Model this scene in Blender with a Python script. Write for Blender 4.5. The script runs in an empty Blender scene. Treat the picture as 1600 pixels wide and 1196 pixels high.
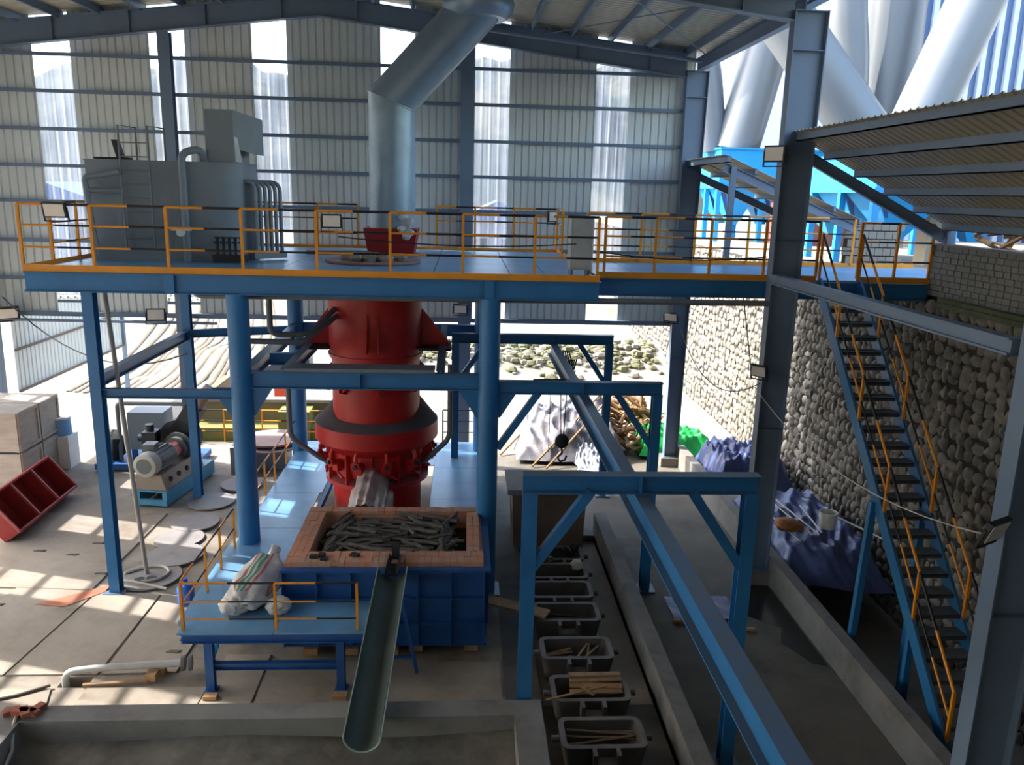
import bpy, math, random
from mathutils import Vector, Matrix, Quaternion
from math import pi, sin, cos, radians
R = random.Random(7)
SC = bpy.context.scene
COL = SC.collection

# ---------------------------------------------------------------- camera, sky, sun, exposure
F, PITCH, YAW, ROLL, CH = 1262.96, .230196, .0623422, -.0259904, 8.0
def make_camera():
    fwd = Vector((sin(YAW)*cos(PITCH), cos(YAW)*cos(PITCH), -sin(PITCH)))
    right = Vector((cos(YAW), -sin(YAW), 0)); down = fwd.cross(right)
    r2 = cos(ROLL)*right + sin(ROLL)*down; d2 = -sin(ROLL)*right + cos(ROLL)*down
    m = Matrix((r2, -d2, -fwd)).transposed().to_4x4(); m.translation = (0, 0, CH)
    cd = bpy.data.cameras.new('camera'); co = bpy.data.objects.new('camera', cd); COL.objects.link(co)
    cd.sensor_fit = 'HORIZONTAL'; cd.sensor_width = 36; cd.lens = F/1600*36; cd.clip_end = 1000; cd.clip_start = .05
    co.matrix_world = m; SC.camera = co
make_camera()
SUN_DIR = Vector((-.955*cos(radians(43)), .296*cos(radians(43)), sin(radians(43))))   # towards the sun
SUN_E, SKY_S, EXPO = 6.2, .40, 1.25
w = bpy.data.worlds.new('sky'); SC.world = w; w.use_nodes = True
nt = w.node_tree; bg = nt.nodes['Background']
sk = nt.nodes.new('ShaderNodeTexSky'); sk.sky_type = 'NISHITA'; sk.sun_disc = False
sk.sun_elevation = radians(43); sk.sun_rotation = math.atan2(SUN_DIR.x, SUN_DIR.y); sk.dust_density = 3; sk.air_density = 1.2
nt.links.new(sk.outputs[0], bg.inputs[0]); bg.inputs[1].default_value = SKY_S
sl = bpy.data.lights.new('sun', 'SUN'); sl.energy = SUN_E; sl.angle = radians(.6); sl.color = (1, .95, .87)
so = bpy.data.objects.new('sun', sl); COL.objects.link(so); so.location = (-30, 10, 40)
so.rotation_euler = (-SUN_DIR).to_track_quat('-Z', 'Y').to_euler()
SC.view_settings.view_transform = 'Standard'; SC.view_settings.look = 'None'
SC.view_settings.gamma = 1; SC.view_settings.use_curve_mapping = False; SC.view_settings.exposure = EXPO

# ---------------------------------------------------------------- materials
def lin(c):
    return tuple(((v/255)/12.92 if v/255 <= .04045 else ((v/255+.055)/1.055)**2.4) for v in c) + (1,)
MATS = {}
def mat(name, rgb, rough=.6, metal=0., var=.12, scale=2.5, bump=0., bscale=20., dust=0., dustc=(128, 122, 112), stain=None, stretch=None):
    if name in MATS: return MATS[name]
    m = bpy.data.materials.new(name); m.use_nodes = True; t = m.node_tree; N = t.nodes; K = t.links
    b = N['Principled BSDF']; b.inputs['Roughness'].default_value = rough; b.inputs['Metallic'].default_value = metal
    geo = N.new('ShaderNodeNewGeometry')
    pos = geo.outputs['Position']
    if stretch:
        mp = N.new('ShaderNodeMapping'); mp.inputs['Scale'].default_value = stretch; K.new(pos, mp.inputs[0]); pos = mp.outputs[0]
    n = N.new('ShaderNodeTexNoise'); n.inputs['Scale'].default_value = scale; n.inputs['Detail'].default_value = 6; n.inputs['Roughness'].default_value = .62
    K.new(pos, n.inputs['Vector'])
    r = N.new('ShaderNodeValToRGB'); c = lin(rgb)
    r.color_ramp.elements[0].position = .3; r.color_ramp.elements[1].position = .7
    r.color_ramp.elements[0].color = tuple(v*(1-var) for v in c[:3]) + (1,)
    r.color_ramp.elements[1].color = tuple(min(1, v*(1+var)) for v in c[:3]) + (1,)
    K.new(n.outputs[0], r.inputs[0]); out = r.outputs[0]
    def mix(a, col, fac):
        x = N.new('ShaderNodeMix'); x.data_type = 'RGBA'; K.new(a, x.inputs['A']); x.inputs['B'].default_value = lin(col); K.new(fac, x.inputs['Factor']); return x.outputs['Result']
    if stain:
        s = N.new('ShaderNodeTexNoise'); s.inputs['Scale'].default_value = stain[1]; s.inputs['Detail'].default_value = 8; s.inputs['Roughness'].default_value = .7
        K.new(geo.outputs['Position'], s.inputs['Vector'])
        q = N.new('ShaderNodeMapRange'); q.inputs[1].default_value = stain[2]; q.inputs[2].default_value = stain[3]; q.inputs[4].default_value = stain[4]; K.new(s.outputs[0], q.inputs[0])
        out = mix(out, stain[0], q.outputs[0])
    if dust:
        sp = N.new('ShaderNodeSeparateXYZ'); K.new(geo.outputs['Normal'], sp.inputs[0])
        q = N.new('ShaderNodeMapRange'); q.inputs[1].default_value = .55; q.inputs[2].default_value = .98; q.inputs[4].default_value = dust; K.new(sp.outputs[2], q.inputs[0])
        mu = N.new('ShaderNodeMath'); mu.operation = 'MULTIPLY'; K.new(q.outputs[0], mu.inputs[0])
        q2 = N.new('ShaderNodeMapRange'); q2.inputs[1].default_value = .3; q2.inputs[2].default_value = .6; q2.inputs[3].default_value = .45; K.new(n.outputs[0], q2.inputs[0]); K.new(q2.outputs[0], mu.inputs[1])
        out = mix(out, dustc, mu.outputs[0])
    K.new(out, b.inputs['Base Color'])
    if bump:
        n2 = N.new('ShaderNodeTexNoise'); n2.inputs['Scale'].default_value = bscale; n2.inputs['Detail'].default_value = 5; K.new(pos, n2.inputs['Vector'])
        bp = N.new('ShaderNodeBump'); bp.inputs['Strength'].default_value = bump; bp.inputs['Distance'].default_value = .02; K.new(n2.outputs[0], bp.inputs['Height']); K.new(bp.outputs[0], b.inputs['Normal'])
    MATS[name] = m; return m

blue = mat('blue_paint', (40, 108, 158), .42, 0, .12, 1.6, dust=.95, dustc=(92, 98, 102))
bluedeck = mat('blue_deck_plate', (98, 146, 182), .34, 0, .2, 1.2, stain=((120, 128, 134), 1.3, .5, .75, .55))
bluebox = mat('deep_blue_paint', (30, 82, 142), .5, 0, .15, 2)
lightblue = mat('sky_blue_paint', (28, 150, 215), .5, 0, .1, .8)
skidblue = mat('skid_blue', (80, 150, 178), .5, dust=.5)
yellow = mat('yellow_paint', (224, 142, 22), .45, 0, .1, 4)
black = mat('black_paint', (22, 24, 26), .5, 0, .2, 4)
red = mat('furnace_red', (186, 26, 20), .42, 0, .18, 1.8, dust=.9, dustc=(88, 80, 78))
darkred = mat('rack_red', (150, 42, 36), .55, 0, .2, 3)
portal = mat('grey_blue_primer', (104, 122, 142), .5, 0, .08, 1.5)
galv = mat('galvanised_duct', (138, 158, 172), .38, .35, .12, 1.4, bump=.1, bscale=3)
silver = mat('silver_duct', (112, 118, 124), .4, .2, .05, .5)
greysteel = mat('grey_vessel_paint', (116, 126, 134), .5, .1, .1, 1.2, dust=.4)
greypipe = mat('grey_pipe', (112, 114, 114), .5, .2, .1, 3)
clad = mat('cream_cladding', (206, 212, 208), .5, 0, .05, .8)
roofm = mat('roof_sheet', (188, 184, 166), .5, 0, .06, .8)
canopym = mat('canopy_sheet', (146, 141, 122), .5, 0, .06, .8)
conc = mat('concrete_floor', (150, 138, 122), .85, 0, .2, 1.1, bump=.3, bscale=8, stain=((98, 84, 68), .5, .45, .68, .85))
slabm = mat('concrete_slab', (160, 147, 130), .85, 0, .18, 1.4, bump=.25, bscale=9, stain=((108, 92, 74), .7, .45, .7, .85))
concw = mat('concrete_wall', (126, 123, 117), .88, 0, .16, 1.6, bump=.3, bscale=7, stain=((84, 80, 74), 1.4, .5, .7, .6))
mud = mat('settled_sludge', (112, 107, 96), .85, 0, .35, 2.2, bump=.9, bscale=5, stain=((66, 64, 58), .9, .45, .7, .8))
dampshade = mat('damp_shaded_concrete', (102, 96, 84), .8, 0, .2, .8, bump=.25, bscale=8, stain=((54, 52, 48), .5, .5, .7, .8))  # damp concrete, darkened further: light falloff to the right painted in
lowbounce = mat('low_bounce_soil', (88, 80, 68), .95, 0, .25, 1)  # made darker than the terrace to cut bounce light under the canopy
ground = mat('pale_ground', (128, 122, 111), .95, 0, .22, .35, bump=.6, bscale=1.5, stain=((104, 102, 78), .3, .52, .68, .7))
hillm = mat('wooded_hill', (38, 48, 46), .95, 0, .5, .14, bump=.8, bscale=.5, stain=((86, 84, 72), .06, .5, .62, .7))
stonem = mat('river_stone', (118, 113, 104), .85, 0, .45, 2.6, bump=.4, bscale=12)
mortar = mat('dark_mortar', (50, 47, 43), .95, 0, .2, 3)
blockm = mat('grey_block', (116, 116, 110), .92, 0, .14, 3, bump=.3, bscale=14)
brickm = mat('refractory_brick', (196, 138, 106), .85, 0, .14, 4, bump=.2, bscale=25)
brickm2 = mat('refractory_brick_dusty', (186, 146, 122), .88, 0, .14, 4, bump=.2, bscale=25)
char = mat('charred_wood', (94, 87, 78), .9, 0, .35, 6, bump=.4, bscale=20)
wood = mat('weathered_wood', (168, 132, 92), .85, 0, .25, 5, bump=.3, bscale=18)
logm = mat('cut_logs', (142, 112, 78), .9, 0, .3, 4, bump=.4, bscale=10)
iron = mat('cast_iron', (84, 79, 74), .75, .1, .2, 3, bump=.2, bscale=12, dust=.9, dustc=(132, 126, 118))
darkmetal = mat('dark_metal', (44, 46, 48), .55, .3, .2, 3)
motorg = mat('motor_grey', (96, 100, 98), .5, .1, .12, 4, dust=.5)
tan = mat('tan_frame', (148, 130, 112), .6, 0, .12, 3, dust=.4)
white = mat('white_plate', (222, 220, 212), .5, 0, .06, 2)
lens = mat('floodlight_lens', (226, 216, 204), .35, 0, .05, 6)
crate = mat('crate_board', (166, 154, 140), .85, 0, .15, 2, bump=.3, bscale=10, stretch=(1, 1, 5))
tarpb = mat('blue_tarp', (74, 88, 136), .42, 0, .25, 2, bump=.6, bscale=14)
tarpg = mat('green_tarp', (40, 190, 88), .45, 0, .2, 2)
tarpw = mat('grey_tarp', (92, 90, 96), .5, 0, .3, 1.5, bump=.6, bscale=8)
sackm = mat('white_sack', (196, 194, 190), .7, 0, .1, 4, bump=.2, bscale=30)
sackgreen = mat('sack_green_stripe', (70, 150, 110), .7)
sackred = mat('sack_red_stripe', (190, 90, 80), .7)
card = mat('cardboard', (140, 110, 92), .8)
plate = mat('round_plate_steel', (150, 142, 136), .75, .1, .1, 2, stain=((120, 100, 92), 1.2, .5, .7, .5))
rust = mat('rusty_plate', (142, 106, 100), .75, 0, .15, 2, dust=.5, dustc=(150, 130, 124))
green = mat('dark_green_launder', (80, 93, 86), .55, .1, .15, 2)
lime = mat('yellow_render', (112, 106, 80), .9, 0, .08, 1)
limeg = mat('lime_render', (114, 113, 62), .9, 0, .08, 1)
plastic = mat('blue_plastic', (40, 110, 215), .3, 0, .05, 3)
foil = mat('plastic_sheet', (176, 170, 162), .25, 0, .15, 5, bump=.6, bscale=14)
ropem = mat('pale_hose', (190, 182, 168), .7)
stripeA = mat('wall_stripe_light', (186, 200, 218), .5, 0, .03)
stripeB = mat('wall_stripe_dark', (86, 112, 150), .5, 0, .05)
tread = mat('checker_tread', (80, 86, 90), .55, .3, .2, 6, dust=.35)
orange = mat('orange_red_paint', (205, 72, 40), .5)
leafm = mat('bank_scrub', (128, 132, 88), .9, 0, .3, 3)
tapeblue = mat('ledge_moss', (78, 84, 58), .95, 0, .3, 4)

def strip_mat():
    m = bpy.data.materials.new('translucent_sheet'); m.use_nodes = True; t = m.node_tree; N = t.nodes; K = t.links
    for n in list(N): N.remove(n)
    o = N.new('ShaderNodeOutputMaterial'); a = N.new('ShaderNodeBsdfTransparent'); a.inputs[0].default_value = (.94, .96, 1, 1)
    b = N.new('ShaderNodeBsdfTranslucent'); b.inputs[0].default_value = (.55, .58, .64, 1)
    g = N.new('ShaderNodeNewGeometry'); mp = N.new('ShaderNodeMapping'); mp.inputs['Scale'].default_value = (9, 9, .25); K.new(g.outputs['Position'], mp.inputs[0])
    n = N.new('ShaderNodeTexNoise'); n.inputs['Scale'].default_value = 1.3; n.inputs['Detail'].default_value = 4; K.new(mp.outputs[0], n.inputs[0])
    q = N.new('ShaderNodeMapRange'); q.inputs[1].default_value = .35; q.inputs[2].default_value = .7; q.inputs[3].default_value = .03; q.inputs[4].default_value = .2; K.new(n.outputs[0], q.inputs[0])
    x = N.new('ShaderNodeMixShader'); K.new(q.outputs[0], x.inputs[0]); K.new(a.outputs[0], x.inputs[1]); K.new(b.outputs[0], x.inputs[2]); K.new(x.outputs[0], o.inputs[0])
    return m
clearsheet = strip_mat()

# ---------------------------------------------------------------- mesh helpers
class M:
    def __init__(s): s.v = []; s.f = []; s.m = []
    def add(s, vs, fs, mi=0):
        k = len(s.v); s.v += [tuple(v) for v in vs]; s.f += [tuple(i+k for i in f) for f in fs]; s.m += [mi]*len(fs); return s
    def box(s, x0, y0, z0, x1, y1, z1, mi=0):
        v = [(x, y, z) for z in (z0, z1) for y in (y0, y1) for x in (x0, x1)]
        return s.add(v, [(0, 2, 3, 1), (4, 5, 7, 6), (0, 1, 5, 4), (2, 6, 7, 3), (0, 4, 6, 2), (1, 3, 7, 5)], mi)
    def bar(s, p, q, w, h=None, mi=0, up=(0, 0, 1), off=0):
        h = h or w; p = Vector(p); q = Vector(q); d = (q-p).normalized(); up = Vector(up)
        if abs(d.dot(up)) > .98: up = Vector((0, 1, 0))
        a = d.cross(up).normalized(); b = a.cross(d)
        o = b*off
        v = [c + o + a*x*w/2 + b*y*h/2 for c in (p, q) for y in (-1, 1) for x in (-1, 1)]
        return s.add(v, [(0, 1, 3, 2), (4, 6, 7, 5), (0, 4, 5, 1), (2, 3, 7, 6), (0, 2, 6, 4), (1, 5, 7, 3)], mi)
    def ibeam(s, p, q, h, wd, t=.02, mi=0, up=(0, 0, 1)):
        s.bar(p, q, wd, t, mi, up, h/2-t/2); s.bar(p, q, wd, t, mi, up, -h/2+t/2); s.bar(p, q, t*.8, h-2*t, mi, up); return s
    def cyl(s, p, q, r, n=12, r2=None, mi=0, caps=True):
        p = Vector(p); q = Vector(q); d = (q-p).normalized(); r2 = r if r2 is None else r2
        a = d.orthogonal().normalized(); b = d.cross(a)
        v = []
        for c, rr in ((p, r), (q, r2)):
            v += [c + (a*cos(2*pi*i/n) + b*sin(2*pi*i/n))*rr for i in range(n)]
        f = [(i, (i+1) % n, n+(i+1) % n, n+i) for i in range(n)]
        if caps: f += [tuple(range(n-1, -1, -1)), tuple(range(n, 2*n))]
        return s.add(v, f, mi)
    def tube(s, pts, r, n=8, mi=0, bend=0.):
        P = [Vector(p) for p in pts]
        if bend:
            Q = [P[0]]
            for i in range(1, len(P)-1):
                a, b, c = P[i-1], P[i], P[i+1]; k = min(bend, (a-b).length*.49, (c-b).length*.49)
                u = b+(a-b).normalized()*k; w_ = b+(c-b).normalized()*k
                Q += [u*(1-t)**2 + b*2*t*(1-t) + w_*t*t for t in (0, .25, .5, .75, 1)]
            P = Q+[P[-1]]
        v = []; d = (P[1]-P[0]).normalized(); a = d.orthogonal().normalized()
        for i, c in enumerate(P):
            e = (P[min(i+1, len(P)-1)]-P[max(i-1, 0)]).normalized()
            a = (a-e*a.dot(e)).normalized(); b = e.cross(a)
            v += [c+(a*cos(2*pi*j/n)+b*sin(2*pi*j/n))*r for j in range(n)]
        f = [(i*n+j, i*n+(j+1) % n, (i+1)*n+(j+1) % n, (i+1)*n+j) for i in range(len(P)-1) for j in range(n)]
        f += [tuple(range(n-1, -1, -1)), tuple(range((len(P)-1)*n, len(P)*n))]
        return s.add(v, f, mi)
    def lathe(s, prof, c=(0, 0, 0), n=24, mi=0, a0=0., a1=2*pi):
        full = abs(a1-a0-2*pi) < 1e-6; k = n if full else n+1
        v = [(c[0]+r*cos(a0+(a1-a0)*j/n), c[1]+r*sin(a0+(a1-a0)*j/n), c[2]+z) for r, z in prof for j in range(k)]
        f = [(i*k+j, i*k+(j+1) % k, (i+1)*k+(j+1) % k, (i+1)*k+j) for i in range(len(prof)-1) for j in range(n)]
        if full:
            f += [tuple(range(k-1, -1, -1)), tuple(range((len(prof)-1)*k, len(prof)*k))]
        return s.add(v, f, mi)
    def prism(s, poly, vec, mi=0):
        n = len(poly); a = [Vector(p) for p in poly]; vec = Vector(vec)
        return s.add(a+[p+vec for p in a], [tuple(range(n-1, -1, -1)), tuple(range(n, 2*n))]+[(i, (i+1) % n, n+(i+1) % n, n+i) for i in range(n)], mi)
    def corr(s, o, u, lu, v, lv, nrm, ribs=4, depth=.035, mi=0, thick=.004):
        o = Vector(o); u = Vector(u).normalized(); v = Vector(v).normalized(); nrm = Vector(nrm)
        pr = []; p = lu/ribs
        for i in range(ribs):
            pr += [(i*p, 0), (i*p+p*.66, 0), (i*p+p*.76, depth), (i*p+p*.9, depth)]
        pr.append((lu, 0)); k = len(pr)
        vs = [o+u*a+nrm*b+v*(lv*t) for t in (0, 1) for a, b in pr]
        vs += [w_-nrm*thick for w_ in vs]
        fs = [(i, i+1, k+i+1, k+i) for i in range(k-1)] + [(2*k+i+1, 2*k+i, 3*k+i, 3*k+i+1) for i in range(k-1)]
        fs += [(i+1, i, 2*k+i, 2*k+i+1) for i in range(k-1)] + [(k+i, k+i+1, 3*k+i+1, 3*k+i) for i in range(k-1)]
        fs += [(0, k, 3*k, 2*k), (2*k-1, k-1, 3*k-1, 4*k-1)]
        return s.add(vs, fs, mi)
    def blob(s, c, rx, ry, rz, n=7, m=5, jit=.12, mi=0, rnd=R):
        v = [(c[0], c[1], c[2]-rz)]
        for i in range(1, m):
            a = -pi/2+pi*i/m
            for j in range(n):
                k = 1+rnd.uniform(-jit, jit); t = 2*pi*j/n
                v.append((c[0]+rx*k*cos(a)*cos(t), c[1]+ry*k*cos(a)*sin(t), c[2]+rz*sin(a)*(1+rnd.uniform(-jit, jit)*.5)))
        v.append((c[0], c[1], c[2]+rz)); f = []
        for j in range(n):
            f.append((0, 1+(j+1) % n, 1+j)); f.append((len(v)-1, len(v)-1-n+j, len(v)-1-n+(j+1) % n))
        for i in range(m-2):
            for j in range(n): f.append((1+i*n+j, 1+i*n+(j+1) % n, 1+(i+1)*n+(j+1) % n, 1+(i+1)*n+j))
        return s.add(v, f, mi)
    def grid(s, fn, nu, nv, mi=0):
        v = [fn(i/nu, j/nv) for j in range(nv+1) for i in range(nu+1)]
        return s.add(v, [(j*(nu+1)+i, j*(nu+1)+i+1, (j+1)*(nu+1)+i+1, (j+1)*(nu+1)+i) for j in range(nv) for i in range(nu)], mi)

def wloc(o):
    p = Vector((0, 0, 0))
    while o: p += o.location; o = o.parent
    return p
def obj(name, m, mats, parent=None, base=False, angle=35, **props):
    xs = [min(v[i] for v in m.v) for i in range(3)]; xe = [max(v[i] for v in m.v) for i in range(3)]
    c = Vector(((xs[0]+xe[0])/2, (xs[1]+xe[1])/2, xs[2] if parent is None else (xs[2]+xe[2])/2))
    me = bpy.data.meshes.new(name); me.from_pydata([Vector(v)-c for v in m.v], [], m.f)
    mats = mats if isinstance(mats, (list, tuple)) else [mats]
    for q in mats: me.materials.append(q)
    if len(mats) > 1: me.polygons.foreach_set('material_index', m.m)
    me.polygons.foreach_set('use_smooth', [True]*len(me.polygons)); me.set_sharp_from_angle(angle=radians(angle)); me.update()
    o = bpy.data.objects.new(name, me); COL.objects.link(o)
    if parent: o.parent = parent; o.location = c-wloc(parent)
    else: o.location = c
    for k, v in props.items(): o[k] = v
    return o
part = obj
def struct(name, m, mats, parent=None, **k):
    o = obj(name, m, mats, parent, **k)
    if parent is None: o['kind'] = 'structure'
    return o
def thing(name, label, cat, loc, group=None):
    o = bpy.data.objects.new(name, None); COL.objects.link(o); o.location = loc; o.empty_display_size = .2
    o['label'] = label; o['category'] = cat
    if group: o['group'] = group
    return o
def single(name, m, mats, label, cat, group=None, **k):
    o = obj(name, m, mats, None, **k); o['label'] = label; o['category'] = cat
    if group: o['group'] = group
    return o
def dup(o, loc, rot=None, scale=None, parent=None):
    c = o.copy(); COL.objects.link(c)
    if parent is not None: c.parent = parent
    c.location = Vector(loc) - (wloc(c.parent) if c.parent else Vector((0, 0, 0)))
    if rot is not None: c.rotation_euler = rot
    if scale is not None: c.scale = scale
    return c
def retree(o, label, offset):
    c = o.copy(); COL.objects.link(c); c.location = o.location+Vector(offset); c['label'] = label
    for ch in o.children:
        d = ch.copy(); COL.objects.link(d); d.parent = c
        for g in ch.children:
            e = g.copy(); COL.objects.link(e); e.parent = d
    return c
def I(p, q, h, wd, t=.02, up=(0, 0, 1)): return M().ibeam(p, q, h, wd, t, 0, up)

def railing(root, pts, z0, hs=(1.1, .73, .34), r=.024, skip=(), end=True, mats=(yellow, black)):
    """posts at pts (x,y) and painted rails, each span half yellow half black"""
    for (x, y) in pts:
        part('post', M().box(x-r, y-r, z0, x+r, y+r, z0+hs[0]), mats[0], root)
    for i in range(len(pts)-1):
        if i in skip: continue
        a = Vector((*pts[i], 0)); b = Vector((*pts[i+1], 0)); md = (a+b)/2
        for k, h in enumerate(hs):
            z = Vector((0, 0, z0+h)); rr = r if k == 0 else r*.8
            part('rail', M().cyl(a+z, md+z, rr, 8, mi=0).cyl(md+z, b+z, rr, 8, mi=1), list(mats), root)
# ================================================================ STRUCTURE
# ---- floor with trench, ditch and pit
def cells(xs, ys, z0, z1, skip):
    m = M()
    for i in range(len(xs)-1):
        for j in range(len(ys)-1):
            if skip((xs[i]+xs[i+1])/2, (ys[j]+ys[j+1])/2): continue
            m.box(xs[i], ys[j], z0, xs[i+1], ys[j+1], z1)
    return m
floor = struct('floor', cells([-15, -6.52, -6.05, .75], [-9, 4, 12.02, 12.32, 18, 23.6, 24.2], -.8, 0,
    lambda x, y: -6.52 < x < -6.05 and 12.02 < y < 12.32), conc)
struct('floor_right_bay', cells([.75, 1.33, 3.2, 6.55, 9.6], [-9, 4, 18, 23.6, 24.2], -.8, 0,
    lambda x, y: (1.33 < x < 3.2 and 4 < y < 18) or (6.55 < x < 9.6 and y < 23.6)), dampshade, floor)
struct('floor_trench_bottom', M().box(1.33, 4, -.9, 3.2, 11.6, -.15), dampshade, floor)  # shade of the deeper trench end put into the darker concrete
struct('floor_trench_apron', M().box(1.33, 11.6, -.9, 3.2, 18, -.148), conc, floor)
struct('floor_ditch_bottom', M().box(6.55, -9, -1.6, 9.6, 23.6, -.75), concw, floor)
struct('floor_pit_bottom', M().box(-6.52, 12.02, -.9, -6.05, 12.32, -.55), concw, floor)
# cast slabs laid over the left floor, with open joints between them
for q in [[(-7.5, 12.36), (-6.02, 12.36), (-5.98, 15.1), (-7.22, 15.25)], [(-9.2, 12.3), (-7.54, 12.36), (-7.27, 15.25), (-8.9, 15.4)],
          [(-5.96, 12.36), (-4.75, 12.4), (-4.75, 15.0), (-5.93, 15.08)], [(-6.0, 10.3), (-4.2, 10.3), (-4.1, 11.96), (-6.02, 11.96)],
          [(-8.2, 10.2), (-6.05, 10.3), (-6.58, 11.96), (-8.4, 11.96)], [(-4.15, 10.3), (-3.3, 10.3), (-3.3, 12.9), (-4.05, 12.9)],
          [(-10.2, 15.5), (-7.4, 15.3), (-7.3, 19.3), (-10.4, 19.3)], [(-3.25, 10.2), (.7, 10.2), (.7, 12.6), (-3.25, 12.7)]]:
    part('concrete_slab', M().prism([(x, y, .002) for x, y in q], (0, 0, .028)), slabm, floor)
# trench and ditch kerbs
struct('trim_1', M().box(3.2, 4, -.6, 3.48, 18.2, .5), concw)
struct('trim_2', M().prism([(6.55, 3, 0), (6.85, 3, 0), (6.82, 3, .58), (6.58, 3, .58)], (0, 20.4, 0)).box(6.55, 3, -1.5, 6.85, 23.4, 0), concw)

# ---- outside terrain
def ter(x, y):
    z = 0
    if y > 27: z += .9*math.exp(-((y-37.5-.03*x)/2.2)**2)*(1 if x > -9 else max(0, 1-(-9-x)/5))
    if y > 34: t = min(1, (y-34)/32); z += 3.6*t*t*(3-2*t) + .12*sin(x*.6+y*.4)
    if x < -13 and y > 26: z += min(2.4, (-13-x)*.14*min(1, (y-26)/10))
    if y > 75:
        t = min(1, (y-75)/55); s = t*t*(3-2*t)
        z += s*(19.6+2.6*sin(x*.045+1.2)+1.8*sin(x*.11)+1.1*sin(x*.31+y*.1)+.7*sin(x*.9))
    return z
ys = [23.6+i*.6 for i in range(32)]+[43+i*2.2 for i in range(50)]
xs = [-150+i*5 for i in range(20)]+[-50+i*1.25 for i in range(60)]+[25+i*5 for i in range(20)]
def grid_of(xs, ys, cond):
    m = M(); v = [(x, y, ter(x, y)-.004) for y in ys for x in xs]; n = len(xs); f = []
    for j in range(len(ys)-1):
        for i in range(n-1):
            if cond(xs[i], ys[j]): f.append((j*n+i, j*n+i+1, (j+1)*n+i+1, (j+1)*n+i))
    return m.add(v, f)
struct('floor_outside', grid_of(xs, ys, lambda x, y: y < 76 and (x < 9.2 or y > 70)), ground, angle=80)
struct('hill_backdrop', grid_of(xs, ys, lambda x, y: y >= 75), hillm, angle=80)
struct('floor_outside_left', M().box(-80, -12, -.5, -15, 23.6, -.01), mat('yard_earth', (128, 120, 106), .95, 0, .2, .4))
up = struct('floor_upper_terrace', M().box(9.62, 19.5, 5.4, 60, 72, 6.3), ground)
struct('floor_terrace_low_bounce', M().box(9.62, -9, 5.4, 60, 19.5, 6.3), lowbounce, up)  # near half darkened to keep bounce light off the canopy
# wheel ruts on the dirt track
for k in range(15):
    a = -.55+k*.085
    m = M()
    def rut(t, s, a=a):
        x = -12.5-t*7+2.6*sin(t*3.0)+a*5+.12*sin(9*t+a*20); y = 31+t*27
        return (x+(s-.5)*.2, y, ter(x, y)+.02+.03*sin(pi*s))
    part('wheel_rut', m.grid(lambda u, v: rut(v, u), 4, 24), mat('rut_earth', (104, 92, 76), .95, 0, .2, 2), bpy.data.objects['floor_outside'])

# ---- rear wall: cladding sheets, clear sheets, girts
YB = 23.55
rear = struct('wall_rear', M().box(-14.2, 23.42, 4.28, 6.3, 23.5, 4.36), portal)
strips = [(-11.5, -10.52), (-8.46, -7.53), (-5.76, -4.84), (-2.33, -1.4), (.24, 1.2), (3.59, 4.54)]
def rooftop(x): return 12.95-.115*abs(x+3.9)
edges = [-14.2]+[e for s in strips for e in s]+[6.35]
for i in range(len(edges)-1):
    a, b = edges[i], edges[i+1]; cl = i % 2 == 1
    n = 1 if cl else max(1, round((b-a)/.92)); wd = (b-a)/n
    for k in range(n):
        x0 = a+k*wd; top = max(rooftop(x0), rooftop(x0+wd))+.19
        part('clear_sheet' if cl else 'cladding_sheet', M().corr((x0, YB, 4.3 if not cl else 4.9), (1, 0, 0), wd, (0, 0, 1), top-4.3 if not cl else top-4.9, (0, 1, 0), 4 if cl else max(3, round(wd/.225))), clearsheet if cl else clad, rear)
for z in (4.36, 5.35, 6.4, 7.47, 8.42, 9.38, 10.35, 11.28):
    part('girt', M().bar((-14, 23.46, z), (6.1, 23.46, z), .07, .09), portal, rear)
# ---- left wall (beyond the frame; its clear sheets throw the light bands on the floor)
XL = -14.05
left = struct('wall_left', M().box(XL-.06, -9, 3.3, XL+.02, 23.5, 3.4), portal)
k = -9.0
bands = [(y-.46, y+.46) for y in (23.1-2.95*i for i in range(11))][::-1]
edges = [-9]+[e for s in bands for e in s if e > -9]+[23.55]
for i in range(len(edges)-1):
    a, b = edges[i], edges[i+1]; cl = i % 2 == 1
    if b-a < .05: continue
    n = 1 if cl else max(1, round((b-a)/1.0)); wd = (b-a)/n
    for j in range(n):
        part('clear_sheet' if cl else 'cladding_sheet', M().corr((XL, a+j*wd, 3.3), (0, 1, 0), wd, (0, 0, 1), 8.7, (-1, 0, 0), 4), clearsheet if cl else clad, left)
for z in (3.4, 4.35, 5.35, 6.4, 7.47, 8.42, 9.38, 10.35, 11.28):
    part('girt', M().bar((XL+.08, -9, z), (XL+.08, 23.4, z), .09, .1), portal, left)
front = struct('wall_front', M().box(-14.1, -9.1, 4, 10, -9.02, 4.1), portal)  # unseen; its right end runs past the eaves to block light
for i in range(12):
    part('cladding_sheet', M().corr((-14.1+i*2.05, -9, 0), (1, 0, 0), 2.05, (0, 0, 1), 12.8, (0, -1, 0), 8), clad, front)
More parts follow.
